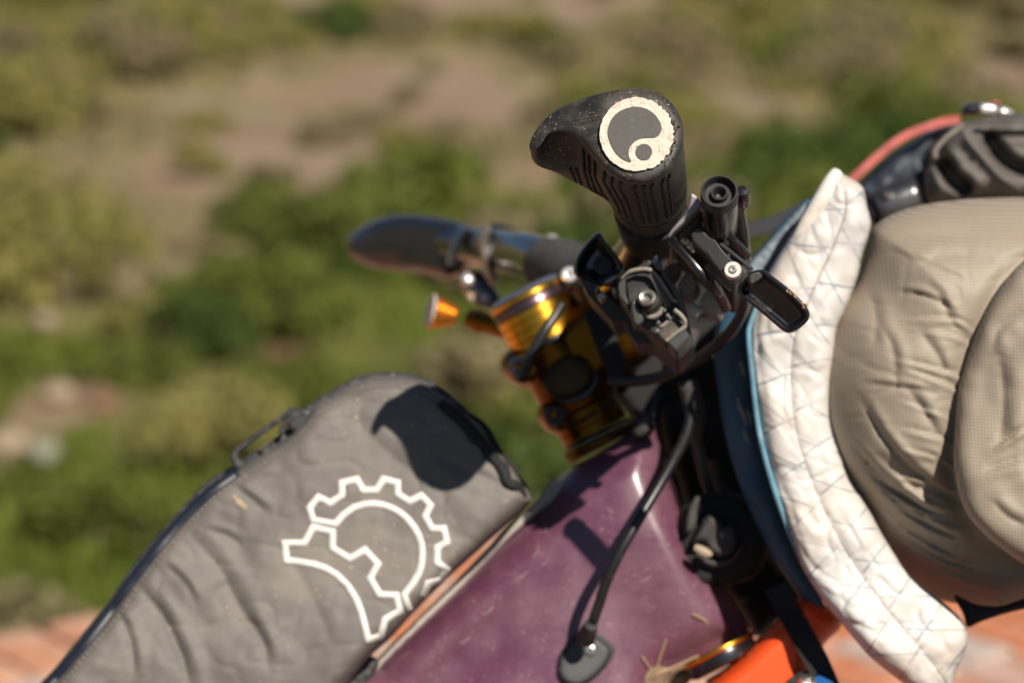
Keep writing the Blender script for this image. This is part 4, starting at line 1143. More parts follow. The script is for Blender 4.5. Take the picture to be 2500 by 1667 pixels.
lug = build('pod_lug', [slab(z2([(770, 800), (790, 750), (815, 745), (850, 790), (862, 850), (850, 885), (815, 870)]), 1.156, (.001, -.003, .01))], M['gunmetal'], pod, bevel=.002, segs=3)
sx0 = at(*z2([(735, 1090)])[0], 1.150); sx1 = at(*z2([(785, 1180)])[0], 1.163)
sd = (sx1 - sx0) / np.linalg.norm(sx1 - sx0)
build('mount_screw', [lathe(sx0, sd, [(.0022, 0), (.0022, .0018), (.0004, .0021), (-.0002, .0034), (.0004, .0041), (.0022, .0043), (.003, .0040), (.0032, .0034), (.012, .0034)], 32)], M['bolt_worn'], pod, sharp=30)
build('screw_post', [lathe(sx0 + sd * .004, sd, [(0, .003), (0, .0050), (.008, .0052), (.012, .004)], 28)], M['matte_black'], pod)
build('pod_hook', [tube([(p[0], p[1], 1.158) for p in z2([(700, 1190), (740, 1240), (790, 1250), (840, 1220), (870, 1180)])], .0014, n=8)], M['pale_edge'], pod)
leverp2 = z2([(600, 1125), (640, 1108), (672, 1150), (712, 1250), (706, 1300), (668, 1332), (636, 1326), (612, 1270), (600, 1190)])
build('release_lever', [Pillow(leverp2, 1.158, .003, .008, 7, 4).geo], M['matte_grey'], shift, sharp=0)
block = build('pod_block', [slab(z2([(888, 1452), (960, 1395), (1058, 1318), (1082, 1340), (1106, 1388), (1090, 1428), (1040, 1476), (968, 1540)]), 1.154, (.002, -.005, .014))], M['matte_grey'], shift, bevel=.0016, segs=3)
edge_line('block_rim', z2([(893, 1450), (970, 1390), (1052, 1330), (1050, 1290), (1010, 1235), (960, 1195)]), 1.1535, .0011, M['pale_edge'], block)
edge_line('block_rim', z2([(815, 1372), (880, 1315), (960, 1250)]), 1.158, .0009, M['pale_edge'], block)
build('block_face', [slab(z2([(815, 1378), (960, 1255), (1045, 1295), (1045, 1330), (885, 1455)]), 1.1575, (0, -.002, .006))], pmat('block_face', (.06, .052, .044), .7, var=.3, dust=((.25, .19, .13), 140, .52, .85)), block, bevel=.0008)
gg = []
for (x, y, s) in ((905, 1240, .0012), (830, 1300, .0016), (880, 1200, .0011), (850, 1330, .0012), (925, 1260, .0010)):
    a = z2([(x, y)])[0]; gg.append(slab([(a[0] - 5, a[1] - 3), (a[0] + 3, a[1] - 6), (a[0] + 6, a[1] + 2), (a[0] - 2, a[1] + 6)], 1.1560, (0, -.001, .004)))
o = build('spring_part', gg, M['steel'], shift, bevel=.0004); tag(o, kind='stuff')
# black paddle on the inboard side and its carrier
padp = z2([(135, 890), (142, 800), (175, 730), (220, 665), (290, 590), (335, 558), (365, 566), (390, 610), (450, 695), (505, 765), (545, 850), (535, 890), (475, 915), (420, 950), (385, 1000), (340, 1012), (250, 965), (180, 952)])
pad = build('thumb_paddle', [Pillow(padp, 1.205, .004, .006, 12, 4, lambda x, y, d: -0.0045 * np.clip((d - 8) / 22, 0, 1) + .0006 * np.exp(-((d - 6) / 4) ** 2)).geo], M['gloss_black'], shift, sharp=0)
hx, hy = z2([(375, 830)])[0]
build('paddle_disc', [lathe(at(hx, hy, 1.2035), cv(0, .1, -1), [(0, .0048), (.001, .0046), (.0012, .0030), (.0006, .0026), (.0006, 0)], 28)], M['matte_black'], pad)
legp = z2([(190, 955), (260, 968), (340, 1015), (400, 1080), (440, 1110), (520, 1170), (605, 1235), (640, 1320), (720, 1400), (790, 1440), (905, 1535), (860, 1500), (745, 1472), (655, 1472), (600, 1400), (545, 1285), (460, 1305), (370, 1200), (260, 1082)])
build('lever_carrier', [slab(legp, 1.19, (.004, -.006, .05))], M['matte_black'], shift, bevel=.0015)  # lengthened backwards, out of view, to shade the stem
bits = []
for poly in ([(375, 975), (440, 925), (500, 900), (495, 935), (430, 975)], [(318, 1075), (370, 1050), (412, 1082), (360, 1125)], [(440, 1020), (480, 1005), (495, 1060), (465, 1080)], [(515, 870), (550, 860), (560, 895), (525, 900)], [(300, 1030), (345, 1000), (350, 1020), (310, 1045)]):
    bits.append(slab(z2(poly), 1.180, (.001, -.002, .005)))
o = build('bracket_piece', bits, pmat('bracket', (.3, .27, .24), .4, metal=.7, var=.2), shift, bevel=.0006); tag(o, kind='stuff')
build('cable_exit', [slab(z2([(870, 850), (950, 800), (1010, 810), (1020, 850), (960, 935), (905, 920)]), 1.20, (.001, -.004, .012))], pmat('brown_part', (.09, .055, .035), .6, var=.3), shift, bevel=.0012)

# ------- far side: grip, clamp, brake
fgp = z3([(62, 400), (78, 345), (150, 280), (300, 195), (480, 148), (700, 152), (900, 180), (1040, 222), (1090, 262), (1060, 350), (1010, 470), (975, 590), (955, 660), (900, 678), (800, 655), (680, 625), (560, 615), (430, 600), (250, 565), (120, 505), (75, 450)])
fg = build('grip', [Pillow(fgp, lambda x, y: 1.655 - (x - 845) * 0.0003, .017, .017, 30, 7, lambda x, y, d: -.004 * np.exp(-(((x - 950) / 60) ** 2 + ((y - 640) / 25) ** 2))).geo], M['rubber_sky_tint'], bike, sharp=0)
tag(fg, 'blurred far black grip pointing left')
build('grip_clamp', [tube([(p[0], p[1], 1.535) for p in z3([(1085, 262), (1020, 330), (975, 420), (948, 500), (942, 560)])], .0036, n=10, flat=.7)], M['steel'], fg)
build('grip_collar', [Pillow(z3([(1060, 262), (1140, 300), (1130, 400), (1090, 520), (1050, 640), (960, 650), (965, 560), (1000, 430), (1040, 330)]), 1.57, .013, .013, 22, 6).geo], M['carbon'], fg, sharp=0)
fb = thing('brake_assembly', at(1170, 650, 1.53), 'blurred far brake clamp and lever under the far grip', None)
fb.parent = bike; fb.location = tuple(WO[fb] - WO[bike])
build('clamp_band', [tube([(p[0], p[1], 1.498) for p in z3([(1270, 262), (1215, 310), (1210, 400), (1235, 500), (1265, 620), (1300, 720)])], [.0055, .0062, .0052, .0050, .0048, .0042], n=12, flat=.7)], pmat('far_clamp', (.35, .32, .29), .35, metal=.8, var=.1), fb)
build('clamp_band', [tube([(p[0], p[1], 1.53) for p in z3([(1270, 262), (1360, 290), (1480, 320), (1560, 350)])], [.0055, .007, .006, .004], n=12, flat=.7)], M['carbon'], fb)
build('lever_body', [Pillow(z3([(1010, 690), (1040, 620), (1110, 600), (1200, 620), (1280, 700), (1360, 820), (1380, 900), (1300, 960), (1200, 900), (1080, 800), (1010, 740)]), 1.52, .008, .008, 20, 6).geo], M['gloss_black'], fb, sharp=0)
bg_ = []
for (x, y, r) in ((1085, 672, .0042), (1215, 825, .0036), (1160, 780, .0030)):
    a = z3([(x, y)])[0]; bg_.append(lathe(at(a[0], a[1], 1.511), cv(.2, .5, -.8), [(-.004, r), (0, r), (.0015, r * .8), (.0022, r * .4), (.0023, 0)], 18))
build('lever_bolt', bg_[:1], M['white_bolt'], fb); build('lever_bolt', bg_[1:2], M['white_bolt'], fb); build('lever_bolt', bg_[2:], M['steel'], fb)
build('lever_hinge', [tube([(p[0], p[1], 1.51) for p in z3([(1080, 800), (1150, 860), (1260, 900)])], .0022, n=8)], pmat('hinge_pink', (.4, .25, .18), .5), fb)
a = z3([(1768, 375)])[0]
build('clamp_bolt', [lathe(at(a[0], a[1], 1.455), cv(.1, .5, -.8), [(-.01, .0035), (0, .0048), (.002, .0045), (.003, .002), (.003, 0)], 20)], M['white_bolt'], fb)
build('bar_mount', [Pillow(z3([(1560, 345), (1640, 310), (1740, 330), (1800, 370), (1790, 420), (1680, 410), (1590, 385)]), 1.463, .006, .006, 14, 6).geo], M['gloss_black'], fb, sharp=0)

# amber anodised barrel lever poking out behind the spacers
amb = build('amber_lever', [lathe(at(1248, 806, 1.43), at(1058, 755, 1.475) - at(1248, 806, 1.43), [(0, .0066), (.012, .0064), (.020, .0058), (.024, .0068), (.029, .0068), (.031, .0058), (.034, .0062)], 24)], M['gold_shaded'], bike)
k0 = at(1112, 771, 1.467); kd_ = cv(-1, .22, -.30); kd_ /= np.linalg.norm(kd_)
kp = [(0, .006)]
for i in range(9): kp += [(.0015 + i * .0014, .0066 + i * .0005), (.0022 + i * .0014, .0062 + i * .0005)]
kp += [(.0142, .0112), (.0155, .0100), (.016, .0)]
build('amber_knob', [lathe(k0, kd_, kp, 36)], pmat('amber_metal', (.8, .36, .05), .35, metal=.9, var=.1), amb)
build('knob_face', [lathe(k0 + kd_ * .0156, kd_, [(0, .0102), (.001, .0098), (.0012, 0)], 28)], pmat('knob_face', (.62, .55, .5), .6, metal=.0, var=.3, vscale=90), amb)

# ------- hoses and straps round the head tube
def hose(name, pts, r, mat, parent=bike, n=12): return build(name, [tube(pts, r, n=n, smooth=8)], mat, parent, sharp=0)
hose('brake_hose', [(1490, 925, 1.285), (1520, 931, 1.282), (1590, 925, 1.272), (1655, 902, 1.258), (1715, 868, 1.242), (1765, 828, 1.226), (1800, 786, 1.21), (1822, 735, 1.19), (1815, 690, 1.17)], .0030, M['cable'])
hose('derailleur_cable', [(1700, 960, 1.290), (1688, 1010, 1.282), (1672, 1067, 1.274), (1640, 1130, 1.264), (1600, 1200, 1.255), (1552, 1280, 1.248), (1512, 1350, 1.245), (1480, 1420, 1.246), (1462, 1475, 1.249), (1448, 1515, 1.252), (1432, 1556, 1.262)], .0028, M['cable'])
hose('brake_hose', [(1668, 930, 1.30), (1685, 1000, 1.300), (1696, 1060, 1.301), (1714, 1130, 1.304), (1735, 1200, 1.31), (1752, 1260, 1.315)], .0034, M['cable_grey'])
hose('dropper_cable', [(1610, 955, 1.30), (1590, 1010, 1.297), (1575, 1040, 1.297), (1556, 1058, 1.30)], .0024, M['cable'])
hose('dropper_cable', [(1738, 1120, 1.325), (1752, 1170, 1.325), (1775, 1215, 1.325), (1796, 1250, 1.325)], .0024, M['cable_grey'])
hose('shift_cable', [(1372, 742, 1.322), (1352, 775, 1.318), (1326, 815, 1.315), (1296, 868, 1.315), (1272, 930, 1.318)], .0029, M['cable'])
build('cable_clip', [lathe(at(1693, 985, 1.289), cv(.2, -.9, .1), [(-.009, .002), (-.009, .0050), (0, .0058), (.009, .0050), (.009, .002)], 18)], M['webbing_grey'], bike)
build('hook_shadow', [Pillow([(1540, 1050), (1560, 1012), (1585, 1004), (1598, 1030), (1590, 1062), (1560, 1075)], 1.30, .007, .007, 14, 5).geo], M['matte_black'], bike, sharp=0)  # black lump in place of the hook-shaped shadow by the cup

# fork crown and dial at the bottom edge
crown = build('fork_crown', [Pillow([(1640, 1760), (1690, 1700), (1740, 1655), (1800, 1605), (1846, 1562), (1905, 1510), (1965, 1450), (2055, 1515), (2010, 1575), (1990, 1640), (1985, 1760), (1800, 1820)], 1.288, .034, .05, 50, 10).geo], M['orange'], bike, sharp=0)
dial = build('damper_dial', [lathe(at(1990, 1706, 1.24), cv(.15, .55, -.8), [(-.012, .010), (-.012, .0172), (-.004, .0176), (0, .0165), (.001, .0130)] + [(.001, 0)], 40)], M['matte_black'], bike)
build('dial_knob', [lathe(at(1996, 1700, 1.235), cv(.15, .55, -.8), [(-.004, .0115), (.003, .0112), (.005, .0095), (.005, .0040), (.007, .0035), (.007, 0)], 9)], M['blue_anodized'], dial, sharp=20)
build('dial_screw', [lathe(at(1972, 1664, 1.232), cv(.15, .55, -.8), [(-.003, .0045), (.0015, .004), (.002, .002), (.001, .0015), (.001, 0)], 18)], M['steel'], dial)

# ------- the rest of the bicycle below and behind what the photograph shows
LXn = LX / np.linalg.norm(LX)
n0 = cv(.12, 0, -1); WN = n0 - LXn * n0.dot(LXn); WN[2] = 0; WN /= np.linalg.norm(WN)      # wheel axle direction, level
FW = np.cross(WN, [0, 0, 1.0]); FW /= np.linalg.norm(FW)
if FW[0] < 0: FW = -FW                                                                     # forward
WR = 0.365
axle = lo_o + LXn * 0.50 + FW * 0.045
axle[2] = WR
crown_c = lo_o + LXn * 0.03
for sgn in (-1, 1):
    build('fork_leg', [tube([crown_c + WN * .062 * sgn, crown_c * .45 + axle * .55 + WN * .064 * sgn, axle + WN * .062 * sgn], [.0172, .021, .016], n=20, smooth=5, world_pts=True)], M['orange'], bike, sharp=0)
def wheel(name, c):
    w = thing(name, c, 'black tyred bicycle wheel', None); w.parent = bike; w.location = tuple(c - WO[bike])
    ring = [c + FW * math.cos(a) * (WR - .029) + np.array([0, 0, 1]) * math.sin(a) * (WR - .029) for a in np.linspace(0, 2 * math.pi, 64, endpoint=False)]
    ring.append(ring[0])
    build('tyre', [tube(ring, .029, n=14, smooth=0, world_pts=True, cap=False, flatdir=WN)], M['rubber'], w, sharp=0)
    r2 = [c + (np.array(p) - c) * .925 for p in ring]
    build('rim', [tube(r2, .012, n=8, smooth=0, world_pts=True, cap=False, flatdir=WN)], M['matte_black'], w)
    build('hub', [lathe(c - WN * .05, WN, [(0, .012), (.01, .028), (.02, .016), (.08, .016), (.09, .028), (.1, .012)], 24)], M['matte_black'], w)
    sp = []
    for k in range(28):
        a = k / 28 * 2 * math.pi; sd_ = 1 if k % 2 else -1
        sp.append(tube([c + WN * .035 * sd_ + (FW * math.cos(a + .5 * sd_) + np.array([0, 0, math.sin(a + .5 * sd_)])) * .026, c + (FW * math.cos(a) + np.array([0, 0, math.sin(a)])) * .31], .001, n=4, smooth=0, world_pts=True))
    o = build('spoke', sp, M['steel'], w); tag(o, kind='stuff')
    return w
wheel('front_wheel', axle)
rear = axle - FW * 1.20
wheel('rear_wheel', rear)
bb = axle - FW * .76 + np.array([0, 0, -.035])
hub_top = lo_o + LXn * -.03
build('down_tube', [tube([at(1560, 1740, 1.318), at(1560, 1740, 1.318) * .5 + bb * .5, bb], [.030, .034, .032], n=24, smooth=4, world_pts=True)], M['purple'], bike, sharp=0)
seat = bb - FW * .20 + np.array([0, 0, .50])
build('seat_tube', [tube([bb, seat], .017, n=20, smooth=0, world_pts=True)], M['purple'], bike)
build('top_tube', [tube([at(1000, 1760, 1.30), seat * .92 + bb * .08], [.03, .018], n=20, smooth=0, world_pts=True)], M['purple'], bike)
post = seat - FW * .06 + np.array([0, 0, .16])
build('seat_post', [tube([seat, post], .0152, n=18, smooth=0, world_pts=True)], M['matte_black'], bike)
sv = [(-.13, .07, 0), (-.11, .075, .008), (-.04, .05, .006), (.04, .024, .002), (.12, .02, -.004), (.14, .012, -.012)]
SVr = []
for (f, w_, h_) in sv:
    for a in np.linspace(0, 2 * math.pi, 16, endpoint=False):
        SVr.append(post + FW * f + WN * math.cos(a) * w_ + np.array([0, 0, .03 + h_ + math.sin(a) * (.012 if math.sin(a) > 0 else .03)]))
SF = [(i * 16 + k, i * 16 + (k + 1) % 16, (i + 1) * 16 + (k + 1) % 16, (i + 1) * 16 + k) for i in range(5) for k in range(16)] + [tuple(range(15, -1, -1)), tuple(80 + k for k in range(16))]
build('saddle', [(np.array(SVr), SF)], M['rubber'], bike, sharp=0)
for sgn in (-1, 1):
    build('chain_stay', [tube([bb + WN * .035 * sgn, rear + WN * .065 * sgn], [.012, .009], n=12, smooth=0, world_pts=True)], M['purple'], bike)
    build('seat_stay', [tube([seat * .9 + bb * .1 + WN * .02 * sgn, rear + WN * .062 * sgn], [.010, .008], n=12, smooth=0, world_pts=True)], M['purple'], bike)
    build('crank_arm', [tube([bb + WN * .07 * sgn, bb + WN * .08 * sgn + FW * .165 * sgn], [.013, .010], n=10, smooth=0, world_pts=True)], M['matte_black'], bike)

# ------------------------------------------------------------------ straps and black harness parts between frame and roll
def strap(name, pts, wpx, parent=None, mat='webbing', thick=.0015):
    """flat webbing: centre line (px, py, D), width in px"""
    P = np.array([p[:2] for p in pts], float); Q = catmull(np.array(pts, float), 8)
    T = np.gradient(Q[:, :2], axis=0); T /= np.linalg.norm(T, axis=1)[:, None]
    Nn = np.stack([-T[:, 1], T[:, 0]], 1) * wpx / 2
    a = at(Q[:, 0] + Nn[:, 0], Q[:, 1] + Nn[:, 1], Q[:, 2]); b = at(Q[:, 0] - Nn[:, 0], Q[:, 1] - Nn[:, 1], Q[:, 2])
    off = cv(0, 0, thick); n = len(Q)
    V = np.concatenate([a, b, a + off, b + off]); F = []
    for i in range(n - 1):
        F += [(i, i + 1, n + i + 1, n + i), (2 * n + i, 3 * n + i, 3 * n + i + 1, 2 * n + i + 1), (i, 2 * n + i, 2 * n + i + 1, i + 1), (n + i, n + i + 1, 3 * n + i + 1, 3 * n + i)]
    F += [(0, n, 3 * n, 2 * n), (n - 1, 3 * n - 1, 4 * n - 1, 2 * n - 1)]
    return build(name, [(V, F)], M[mat], parent, sharp=35)

harness = thing('harness', at(1760, 1200, 1.33), 'black strap harness with navy backing panel and light blue piping behind the white flap', 'harness')
back = build('shade_sheet', [Pillow([(1470, 935), (1530, 860), (1550, 700), (1600, 620), (1680, 590), (1750, 640), (1800, 740), (1800, 1000), (1830, 1200), (1900, 1340), (2010, 1470), (1975, 1500), (1915, 1505), (1850, 1555), (1812, 1500), (1700, 1330), (1610, 1170), (1530, 1010)], 1.385, .02, .02, 30, 12).geo], M['webbing'], harness, sharp=0)  # black sheet standing in for the deep shade behind straps and hoses
navp = [(1748, 802), (1775, 720), (1815, 650), (1862, 600), (1905, 545), (1968, 488), (1978, 505), (1940, 580), (1892, 660), (1850, 745), (1828, 815), (1836, 900), (1846, 1000), (1862, 1090), (1890, 1190), (1924, 1288), (1960, 1375), (2008, 1462), (2020, 1500), (1985, 1490), (1940, 1440), (1880, 1345), (1830, 1245), (1794, 1150), (1768, 1050), (1752, 950), (1744, 870)]
nv = Pillow(navp, 1.272, .010, .010, 40, 8, lambda x, y, d: .0016 * vnoise(x / 30, y / 60, 4))
nav = build('navy_panel', [nv.geo], M['navy'], harness, sharp=0)
tp = Pillow([(1822, 655), (1868, 600), (1910, 552), (1962, 498), (1972, 512), (1935, 578), (1880, 655), (1858, 690), (1830, 690)], 1.263, .003, .003, 14, 6, lambda x, y, d: .001 * vnoise(x / 14, y / 14, 8))
build('sunlit_panel', [tp.geo], M['navy_sunlit'], nav, sharp=0)  # paler patch paints the sunlight on the navy panel's upper end
scr = []
for P in ([(1807, 880), (1812, 900), (1818, 918)], [(1800, 968), (1806, 990), (1816, 1015), (1822, 1040)], [(1824, 1000), (1830, 1020), (1832, 1040)], [(1815, 1045), (1824, 1070), (1830, 1085)]):
    P = np.array(P, float); D = nv.surf(P) - .0004
    scr.append(tube([(p[0], p[1], d) for p, d in zip(P, D)], [.0005] + [.0011] * (len(P) - 2) + [.0004], n=5))
o = build('scuff_mark', scr, pmat('scuff', (.22, .26, .28), .8), nav); tag(o, kind='stuff')
build('piping', [tube([(p[0], p[1], 1.224 if p[1] > 700 else 1.245) for p in [(1975, 498), (1946, 560), (1900, 635), (1862, 715), (1832, 790), (1828, 830), (1836, 910), (1844, 985), (1856, 1065), (1884, 1172), (1920, 1278), (1955, 1368)]], [.0010, .0011, .0011, .0012, .0013, .0014, .0014, .0014, .0015, .0016, .0015, .001], n=10)], M['piping_blue'], harness, sharp=0)
strap('bar_strap', [(1452, 752, 1.31), (1468, 800, 1.308), (1490, 860, 1.306), (1518, 918, 1.308)], 56, harness)
strap('webbing_strap', [(1688, 800, 1.30), (1672, 850, 1.30), (1650, 905, 1.305)], 42, harness, 'webbing_grey')
strap('webbing_strap', [(1625, 870, 1.315), (1640, 900, 1.315), (1650, 930, 1.318)], 48, harness)
strap('webbing_strap', [(1740, 960, 1.34), (1760, 1080, 1.34), (1800, 1220, 1.34), (1850, 1340, 1.34)], 55, harness)
strap('webbing_strap', [(1690, 960, 1.345), (1700, 1080, 1.35), (1720, 1200, 1.355)], 48, harness)
strap('webbing_strap', [(1895, 1430, 1.262), (1925, 1490, 1.258), (1965, 1560, 1.246), (2000, 1625, 1.243), (2040, 1720, 1.243)], 58, harness)
strap('webbing_strap', [(1770, 1330, 1.345), (1830, 1400, 1.345), (1890, 1450, 1.34), (1960, 1490, 1.33)], 90, harness)
strap('strap_tail', [(1688, 930, 1.292), (1698, 975, 1.292), (1704, 1020, 1.294), (1694, 1065, 1.297)], 34, harness, 'webbing_grey')
lugs = Pillow([(1612, 1000), (1650, 985), (1700, 1000), (1740, 1080), (1790, 1200), (1840, 1300), (1905, 1390), (1880, 1430), (1800, 1470), (1740, 1380), (1690, 1290), (1655, 1170), (1620, 1080)], 1.36, .012, .012, 30, 10)
build('harness_spine', [lugs.geo], M['webbing'], harness, sharp=0)

# hook and loop strap wrapped round the head tube
vel = thing('head_tube_strap', at(1740, 1430, 1.29), 'folded black hook and loop strap round the purple head tube', 'strap')
build('band', [Pillow([(1652, 1280), (1662, 1236), (1690, 1215), (1745, 1200), (1820, 1215), (1880, 1310), (1850, 1400), (1790, 1425), (1745, 1430), (1706, 1434), (1676, 1400), (1650, 1362), (1650, 1310)], 1.298, .012, .02, 26, 8).geo], M['webbing'], vel, sharp=0)
def fold_disp(x, y, d): return .0022 * np.sin((x * .6 + y * .8) / 17.0) * np.clip(d / 14, 0, 1)
build('folded_tail', [Pillow(zf([(520, 1330), (600, 1130), (700, 960), (790, 890), (900, 950), (1000, 1080), (1050, 1010), (1110, 1090), (1165, 1250), (1140, 1420), (1060, 1500), (900, 1530), (760, 1440), (690, 1340)]), 1.282, .010, .006, 20, 5, fold_disp).geo], M['webbing_grey'], vel, sharp=0)
build('tail_end', [Pillow(zf([(440, 1190), (430, 1060), (455, 880), (540, 700), (620, 640), (640, 690), (610, 850), (590, 1030), (540, 1150)]), 1.280, .003, .004, 12, 5).geo], M['webbing_grey'], vel, sharp=0)
build('tail_end', [Pillow(zf([(560, 1500), (640, 1480), (760, 1530), (900, 1555), (1080, 1520), (1200, 1360), (1260, 1350), (1230, 1450), (1080, 1620), (860, 1680), (680, 1620)]), 1.283, .004, .004, 12, 5).geo], M['webbing_grey'], vel, sharp=0)
build('loop_edge', [tube([(p[0], p[1], 1.2715) for p in zf([(560, 1380), (640, 1420), (740, 1470), (810, 1490)])], [.0016, .0024, .0024, .0012], n=8)], pmat('tan_edge', (.38, .3, .22), .8), vel)

# ------------------------------------------------------------------ grey frame bag with its gear emblem
bag = thing('frame_bag', at(700, 1667, 1.31), 'dusty grey fabric frame bag with white gear emblem on the top tube', 'bag')
bagp = [(60, 1760), (95, 1690), (138, 1649), (205, 1565), (272, 1484), (310, 1423), (368, 1346), (425, 1281), (483, 1216), (521, 1182), (577, 1148), (634, 1108), (691, 1072), (735, 1025), (764, 985), (795, 968), (827, 952), (868, 928), (909, 915), (959, 913), (1009, 921), (1055, 940), (1097, 971), (1131, 998), (1172, 1030), (1190, 1050), (1210, 1086),
        (1240, 1126), (1274, 1172), (1300, 1214), (1284, 1238), (1240, 1280), (1184, 1328), (1140, 1368), (1102, 1402), (1056, 1447), (1002, 1503), (952, 1558), (905, 1600), (840, 1680), (760, 1780), (400, 1900), (100, 1880)]
BAG_F = [  # folds: (polyline, half width, depth)
    ([(330, 1420), (395, 1500), (440, 1590), (470, 1700)], 22, .0085), ([(280, 1470), (318, 1560), (330, 1660)], 14, .006), ([(455, 1290), (540, 1395), (585, 1480), (690, 1640)], 26, .006), ([(560, 1180), (610, 1215), (655, 1252)], 14, .006), ([(395, 1370), (450, 1420), (480, 1475)], 12, .005),
    ([(690, 1340), (760, 1450), (820, 1590)], 30, .0035), ([(860, 1020), (980, 1130), (1100, 1190), (1200, 1220)], 26, .0035), ([(500, 1290), (560, 1310), (600, 1340)], 12, .004), ([(1010, 1100), (1090, 1230), (1130, 1320)], 34, .003), ([(600, 1500), (640, 1560), (660, 1650)], 16, .004), ([(1060, 1110), (1150, 1150), (1240, 1190)], 16, .003)]
def fold_sum(x, y, folds, scale=1.0):
    """sharp creases: a cusp along each line with a soft roll on one side"""
    P = np.stack([x, y], 1); v = np.zeros(len(x))
    for line, w, dep in folds:
        L = catmull(np.array(line, float), 5)
        d = seg_dist(P, L, closed=False)
        k = ((P[:, None] - L[None]) ** 2).sum(2).argmin(1) if len(P) * len(L) < 4e6 else None
        if k is None:
            k = np.concatenate([((P[c:c + 4000, None] - L[None]) ** 2).sum(2).argmin(1) for c in range(0, len(P), 4000)])
        T = np.gradient(L, axis=0); T /= np.linalg.norm(T, axis=1)[:, None]
        q = P - L[k]; sd = np.sign(q[:, 0] * T[k][:, 1] - q[:, 1] * T[k][:, 0]) * d
        u = k / (len(L) - 1); fade = np.clip(np.minimum(u, 1 - u) / 0.3 + 0.12, 0, 1)
        roll = np.exp(-((sd - 1.25 * w) / (0.9 * w)) ** 2)
        v += scale * dep * fade * (-np.exp(-d / (w * .55)) + 0.75 * roll)
    return v
def bag_disp(x, y, d):
    calm = np.clip((np.hypot(x - 930, y - 1330) - 60) / 260, 0.25, 1)
    return fold_sum(x, y, BAG_F, 0.4) * calm + .0020 * calm * vnoise(x / 95, y / 95, 6) + .0004 * vnoise(x / 30, y / 30, 7) - .0006 * np.clip(1 - np.abs(vnoise(x / 70, y / 50, 37)) * 5, 0, 1)
BG = Pillow(bagp, lambda x, y: 1.300 - (y - 1000) * .00004, .040, .036, 60, 8, bag_disp, power=3.2)
body = build('bag_body', [BG.geo], M['bag_fabric'], bag, sharp=0)
def on_bag(pts, lift): D = BG.surf(np.asarray(pts, float)) - lift; return [(p[0], p[1], d) for p, d in zip(pts, D)]
# emblem: two outlined gear pieces printed in white
up = [tuple(p) for p in z5([(835, 1040), (690, 1017), (668, 937), (725, 870), (800, 908), (875, 858), (873, 778), (970, 757), (1010, 825), (1095, 825), (1140, 755), (1230, 778), (1230, 850), (1305, 898), (1380, 860), (1440, 922), (1405, 992), (1450, 1070), (1525, 1070), (1545, 1155), (1482, 1190), (1482, 1285), (1543, 1330), (1508, 1400), (1425, 1420), (1393, 1500)])]
arc = [tuple(p) for p in z5([(880, 985), (950, 935), (1020, 915), (1075, 911), (1130, 918), (1190, 937), (1245, 968), (1290, 1005), (1335, 1060), (1365, 1115), (1382, 1170), (1388, 1230), (1382, 1300), (1365, 1355), (1335, 1410), (1272, 1492)])] + [(1000, 1489)]
lowp = [tuple(p) for p in z5([(690, 1062), (815, 1090), (815, 1195), (925, 1260), (1020, 1205), (1105, 1295), (1055, 1387), (1115, 1490), (1222, 1495)])] + [(977, 1490), (940, 1511), (929, 1553), (899, 1561), (893, 1535), (883, 1496), (870, 1462), (850, 1430), (822, 1402), (795, 1386), (768, 1377), (735, 1371), (700, 1367), (695, 1325), (743, 1325)]
upper_path = list(reversed(up)) + arc
emb = build('gear_emblem', [stroke(upper_path, 16.5, BG.surf), stroke(lowp, 16.5, BG.surf, closed=True)], M['print'], body, sharp=0)
# zip along the top edge
zl = [(118, 1680), (180, 1612), (240, 1538), (300, 1458), (350, 1390), (410, 1316), (470, 1250), (520, 1203), (580, 1160)]
build('zip', [tube(on_bag(evenly(catmull(np.array(zl, float), 5), 12, False), -.0012), .0042, n=8, smooth=0)], M['zip'], bag, sharp=0)
bl = [(70, 1745), (110, 1678), (145, 1641), (212, 1557), (280, 1476), (318, 1416), (375, 1340), (432, 1276), (490, 1211), (528, 1178), (583, 1145), (640, 1106)]
build('binding', [tube([(p[0] + 3, p[1] + 4, 1.288) for p in bl], .0046, n=10)], M['binding'], bag, sharp=0)
bl2 = [(640, 1106), (700, 1062), (742, 1022), (772, 990), (830, 955), (872, 932), (912, 920), (960, 918), (1008, 926), (1052, 945), (1095, 976), (1130, 1003)]
build('binding', [tube([(p[0], p[1] + 4, 1.284) for p in bl2], .0034, n=10)], M['binding'], bag, sharp=0)
bl3 = [(1130, 1003), (1172, 1034), (1192, 1058), (1212, 1092), (1242, 1132), (1272, 1174), (1296, 1212)]
build('binding', [tube([(p[0] - 4, p[1] + 4, 1.279) for p in bl3], [.003, .0036, .0038, .0034, .0032, .003, .002], n=10)], M['webbing'], bag, sharp=0)
wav = np.array([(1075, 985), (1110, 1012), (1140, 1040), (1160, 1066), (1180, 1085), (1196, 1110), (1212, 1128), (1228, 1150), (1238, 1176), (1252, 1184), (1268, 1190), (1284, 1212)], float)
build('velcro_edge', [tube(on_bag(wav, .001), [.003, .0035, .0032, .0036, .0030, .0036, .0030, .0036, .0028, .0032, .0024, .001], n=8)], M['webbing'], bag, sharp=0)
st = []
for line, sp, off in ((bl, 15, (16, 18)), (bl2, 13, (4, 24))):
    Q = evenly(catmull(np.array(line, float), 5), sp, False)
    for i in range(len(Q) - 1):
        a = Q[i] + off; b = Q[i] * .45 + Q[i + 1] * .55 + off
        D = BG.surf(np.array([a, b])) - .0007
        if D.max() > 1.312 and False: continue
        st.append(tube([(a[0], a[1], D[0]), (b[0], b[1], D[1])], .00042, n=5, smooth=0))
o = build('stitching', st, M['thread'], bag); tag(o, kind='stuff')
